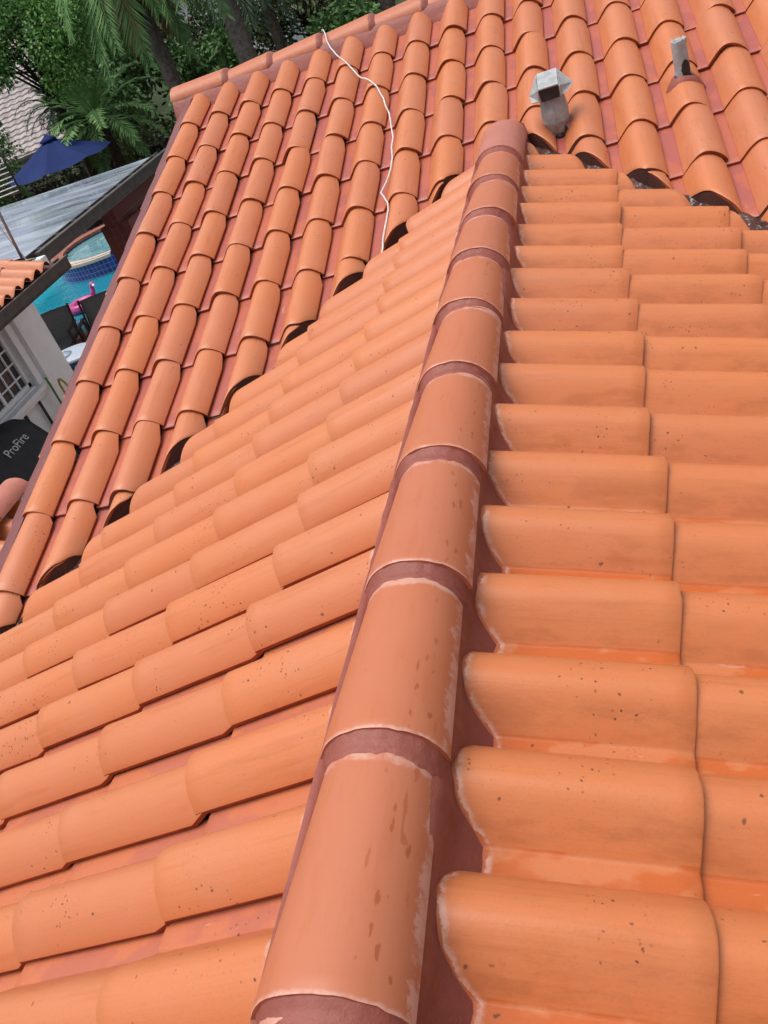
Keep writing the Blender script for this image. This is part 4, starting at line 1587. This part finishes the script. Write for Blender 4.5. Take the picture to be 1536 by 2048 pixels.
def tree(name, base, h, crown_c, crown_r, leaves, mat, label, leaf=0.12, clumps=16, trunk_r=0.12, cat="tree", group=None, tmat=None):
    base = Vector(base)
    t = empty(name, base, label, cat, group)
    cc = base + Vector(crown_c)
    b = MB()
    top_ = cc + Vector((0, 0, crown_r[2] * .3))
    b.tube([base, base.lerp(cc, .5) + Vector((.05, .04, 0)), cc, top_], [trunk_r, trunk_r * .75, trunk_r * .5, trunk_r * .15], 10)
    cl = []
    for k in range(clumps):
        d = rdir()
        rr = random.uniform(.45, .95)
        c = cc + Vector((d.x * crown_r[0] * rr, d.y * crown_r[1] * rr, d.z * crown_r[2] * rr))
        cl.append((c, random.uniform(.28, .5) * min(crown_r), random.random()))
        b.tube([base.lerp(cc, .6 + .4 * random.random()), base.lerp(cc, .8).lerp(c, .6) + rdir() * .1, c], [trunk_r * .35, trunk_r * .2, trunk_r * .06], 5)
    b.build("trunk", tmat or M_TRUNKD, t)
    b = MB()
    for i in range(leaves):
        c, r, tone = random.choice(cl)
        d = rdir()
        p = c + d * r * random.uniform(.25, 1.12) ** .7
        dd = (d + rdir() * .9 + Vector((0, 0, -.25))).normalized()
        leaf_quad(b, p, dd, rdir(), leaf * random.uniform(.6, 1.4), leaf * random.uniform(.22, .4), (clamp(tone * .6 + random.random() * .5), random.random(), 0))
    b.build("crown", mat, t)
    return t


def palm(name, base, trunk_h, n_fronds, flen, mat, label, droop=1.0, trunk_r=0.12, leaflets=34, lw=0.022, ll=0.42, elev=(-0.5, 1.2), dead=0, group=None, lean=(0, 0), tmat=None, cat="palm"):
    base = Vector(base)
    t = empty(name, base, label, cat, group)
    top_ = base + Vector((lean[0], lean[1], trunk_h))
    b = MB()
    pts_, rs = [], []
    for i in range(25):
        s = i / 24
        pts_.append(base.lerp(top_, s) + Vector((sin(s * pi) * .05, 0, 0)))
        rs.append(trunk_r * (1.15 - .25 * s) * (1 + .05 * (i % 2)))
    b.tube(pts_, rs, 12)
    b.build("trunk", tmat or M_TRUNK, t)

    def frond(b, az, el, L, dr, tone):
        d0 = Vector((cos(az) * cos(el), sin(az) * cos(el), sin(el)))
        prev, p = None, top_ + d0 * .05
        path = []
        d = d0.copy()
        k = 14
        for i in range(k + 1):
            path.append(p.copy())
            d = (d + Vector((0, 0, -dr * .11 * (0.4 + i / k)))).normalized()
            p = p + d * (L / k)
        b.tube(path, [.016 * (1.1 - i / k) + .003 for i in range(k + 1)], 4, cap=False)
        for b_i in range(len(b.v) - 4 * (k + 1), len(b.v)):
            b.tc[b_i] = (.5, .2, 0)
        for i in range(leaflets):
            s = .10 + .90 * i / leaflets
            q = s * k
            i0 = min(int(q), k - 1)
            c = path[i0].lerp(path[i0 + 1], q - i0)
            ax = (path[i0 + 1] - path[i0]).normalized()
            side = ax.cross(Vector((0, 0, 1)))
            if side.length < .05:
                side = Vector((cos(az + 1.57), sin(az + 1.57), 0))
            side.normalize()
            upv = side.cross(ax)
            w = ll * (sin(min(s * 1.15, 1) * pi * .9) * .75 + .25)
            for sg in (-1, 1):
                dd = (ax * .75 + side * sg * .85 + upv * random.uniform(.0, .35) + Vector((0, 0, -.25 * droop)) + rdir() * .12).normalized()
                leaf_quad(b, c, dd, upv, w * random.uniform(.8, 1.15), lw, (clamp(tone + random.uniform(-.2, .2)), random.random() * .95, 0))

    for i in range(n_fronds):
        az = i * 2.39996 + random.uniform(-.2, .2)
        s = (i + .5) / n_fronds
        el = lerp(elev[1], elev[0], s) + random.uniform(-.12, .12)
        fb = MB()
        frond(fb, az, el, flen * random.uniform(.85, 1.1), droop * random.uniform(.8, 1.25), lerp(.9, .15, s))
        fb.build("frond", mat, t)
    for i in range(dead):
        az = random.uniform(0, 2 * pi)
        fb = MB()
        frond(fb, az, random.uniform(-1.1, -.7), flen * random.uniform(.6, .85), 1.8, random.random())
        fb.build("dry_frond", M_DRY, t)
    return t


HG = G - 0.28
GR_T = "trees behind the pool"
# hedge along the back of the deck
b = MB()
hd = empty("hedge", (-9, 21.0, HG), "dense dark hedge along the back edge of the pool deck", "hedge")
for i in range(9000):
    x = random.uniform(-19, 3)
    hgt = 1.55 + .25 * nz(x * .9, 3.0) + .1 * nz(x * 3.1, 1.0)
    z = HG + hgt * (1 - random.random() ** 2.2) + random.uniform(-.1, .1)
    y = 21.1 + random.choice((-1, -1, 1)) * random.uniform(.3, .72) * (1 - .35 * (z - HG) / hgt) + (random.uniform(-.5, .5) if z > HG + hgt * .85 else 0)
    leaf_quad(b, Vector((x, y, z)), (rdir() + Vector((0, -.5, .2))).normalized(), rdir(), random.uniform(.10, .22), random.uniform(.035, .07), (random.random() * .8, random.random(), 0))
b.build("foliage", M_LEAF2, hd)
b = MB()
place_box(b, -19, 3, 20.75, 21.45, HG, HG + 1.1)
b.build("branches", M_TRUNKD, hd)

# palms
palm("feather_palm", (-12.0, 18.5, G), 2.15, 28, 1.9, M_FROND, "leafy green feather palm with fronds brushing the navy umbrella", droop=1.0, trunk_r=.12, elev=(-.55, 1.15), lw=.02, ll=.42, tmat=M_TRUNKD)
palm("feather_palm", (-16.3, 18.6, G), 1.7, 20, 1.6, M_FROND, "bright green feather palm left of the navy umbrella, behind the antenna", droop=1.1, trunk_r=.10, elev=(-.5, 1.1), tmat=M_TRUNKD)
palm("weeping_palm", (-9.15, 17.3, G), 5.6, 26, 2.9, M_FROND, "tall palm with long weeping fronds and brown dead ones hanging", droop=2.0, trunk_r=.17, elev=(-.9, .7), lw=.018, ll=.62, leaflets=44, dead=12)
palm("thick_trunk_palm", (-6.96, 16.6, G), 6.2, 24, 2.9, M_FROND, "palm with a thick bare grey trunk rising beside the roof ridge", droop=1.9, trunk_r=.20, elev=(-.8, .8), lw=.018, ll=.6, leaflets=44, dead=3)
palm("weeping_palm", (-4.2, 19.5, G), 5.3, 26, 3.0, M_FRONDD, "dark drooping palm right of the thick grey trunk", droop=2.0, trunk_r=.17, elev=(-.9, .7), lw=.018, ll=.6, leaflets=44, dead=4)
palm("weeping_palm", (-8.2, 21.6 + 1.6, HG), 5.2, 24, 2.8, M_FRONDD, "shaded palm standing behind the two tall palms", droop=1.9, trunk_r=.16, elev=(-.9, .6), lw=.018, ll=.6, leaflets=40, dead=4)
palm("spiky_palm", (-13.6, 19.6, G), 2.7, 22, 1.15, M_FRONDD, "small dark spiky palm against the pale far roof", droop=1.2, trunk_r=.07, elev=(-.9, 1.2), lw=.016, ll=.3, leaflets=20, tmat=M_TRUNK)

# trees
tree("broadleaf_tree", (-13.4, 19.4, HG), 6, (0, 0, 4.75), (2.0, 1.6, 1.5), 15000, M_LEAF3, "rounded bright green tree at the far left above the pale roof", leaf=.105, clumps=34, group=GR_T)
tree("broadleaf_tree", (-15.6, 17.6, HG), 4, (0, 0, 2.6), (1.4, 1.4, 1.3), 8000, M_LEAF1, "low leafy tree at the left edge under the pale roof", leaf=.10, clumps=22, group=GR_T)
for (x, y, z, r, lab) in ((-12.0, 26.0, 3.6, 2.6, "dark tree filling the gap between the feather palm and the pale roof"),
                          (-13.9, 22.2, 2.2, 1.5, "dark shrubby tree right of the small spiky palm"),
                          (-14.6, 24.4, 3.0, 1.7, "dark tree just right of the rounded bright green tree"),
                          (-8.4, 28.0, 2.6, 2.5, "dark tree low behind the weeping palm"),
                          (-4.6, 27.0, 3.4, 2.8, "dark tree behind the thick grey palm trunk"),
                          (-.8, 26.0, 3.8, 2.8, "dark tree nearest the right end of the far ridge"),
                          (-10.4, 22.6, 1.9, 1.5, "dark shrubby tree directly above the hedge"),
                          (-6.2, 22.8, 1.6, 1.3, "shaded shrubby tree just above the far ridge tiles")):
    tree("broadleaf_tree", (x, y, HG), z, (0, 0, z), (r, r * .8, r * .85), 5200, M_LEAF2 if r > 2 else M_LEAF1, lab, leaf=.17, clumps=24, group=GR_T)

# fence and furniture glimpsed under the patio roof
fe = empty("metal_fence", (-9.5, 19.8, G), "black metal railing in front of the dark hedge", "fence")
b = MB()
for z in (.15, .6, 1.1):
    b.tube([(-18, 19.8, G + z), (2, 19.8, G + z)], .016, 6)
b.build("rail", M_DARK, fe)
b = MB()
for k in range(101):
    b.tube([(-18 + k * .2, 19.8, G + .0), (-18 + k * .2, 19.8, G + 1.15)], .009, 5)
b.build("bars", M_DARK, fe)


def patio_chair(loc, rz, label):
    t = empty("patio_chair", (0, 0, 0), label, "chair", "dark patio chairs")
    b = MB(); place_box(b, -.24, .24, -.24, .24, .42, .455); b.build("seat", M_SLING, t, bevel=.01)
    b = MB(); b.box((0, .26, .72), (.46, .025, .5), Matrix.Rotation(-.18, 3, 'X')); b.build("backrest", M_SLING, t)
    for sx in (-1, 1):
        for sy in (-1, 1):
            b = MB(); b.tube([(sx * .22, sy * .22, 0), (sx * .22, sy * .22, .43)], .016, 6); b.build("leg", M_DARK, t)
        b = MB(); b.tube([(sx * .25, -.22, .43), (sx * .25, -.22, .64), (sx * .25, .26, .66)], .015, 6); b.build("armrest", M_DARK, t)
    t.location, t.rotation_euler = loc, (0, 0, rz)


patio_chair((-12.3, 16.4, G), 2.6, "dark patio chair on the brick deck, left one past the spa")
patio_chair((-11.2, 17.0, G), 3.3, "dark patio chair on the brick deck, right one past the spa")


# far houses
def far_house(x, y, w, dpt, eave, ridge, rz, wall_m, roof_m, label):
    t = empty("far_house", (x, y, HG), label, "house", rz=0)
    R_ = Matrix.Rotation(rz, 3, 'Z')
    P = lambda a, c, z: Vector((x, y, 0)) + R_ @ Vector((a, c, z))
    b = MB()
    b.box((x, y, (HG + eave) / 2), (w, dpt, eave - HG), R_)
    for s in (-1, 1):
        ids = [b.vert(P(s * w / 2, -dpt / 2, eave)), b.vert(P(s * w / 2, dpt / 2, eave)), b.vert(P(s * w / 2, 0, ridge))]
        b.face(ids if s > 0 else ids[::-1])
    b.build("wall", wall_m, t)
    b = MB()
    o = .5
    for s in (-1, 1):
        e = ridge - (ridge - eave) * (1 + o / (dpt / 2))
        q = [P(-w / 2 - o, s * (dpt / 2 + o), e), P(w / 2 + o, s * (dpt / 2 + o), e), P(w / 2 + o, 0, ridge), P(-w / 2 - o, 0, ridge)]
        b.plate(q if s < 0 else q[::-1], .15)
        # courses of tiles as shallow steps
        for k in range(26):
            a0 = k / 26
            rowp = []
            for i in range(0, 90):
                tx = i / 89
                pa = q[0].lerp(q[1], tx); pb = q[3].lerp(q[2], tx)
                p = pa.lerp(pb, a0)
                rowp.append(p)
            up = Vector((0, 0, 1))
            ra = [b.vert(p + up * (.21 + .05 * (i % 2))) for i, p in enumerate(rowp)]
            dv = (q[3] - q[0]) / 26
            rb = [b.vert(p + dv + up * (.15 + .05 * (i % 2))) for i, p in enumerate(rowp)]
            rc = [b.vert(p + up * .12) for p in rowp]
            b.grid([ra, rb], 0, False, flip=(s > 0))
            b.grid([rc, ra], 0, False, flip=(s > 0))
    b.build("roof", roof_m, t)
    return t


far_house(-31.0, 38.0, 16, 16, -2.3, 1.9, .35, M_CREAMWALL, M_GREYROOF, "far house with a pale grey tiled roof behind the trees")
far_house(-14.3, 38.5, 4.4, 6, 1.2, 2.6, .15, M_WHITE, M_GREYROOF, "white walled far house glimpsed between the palm trunks")
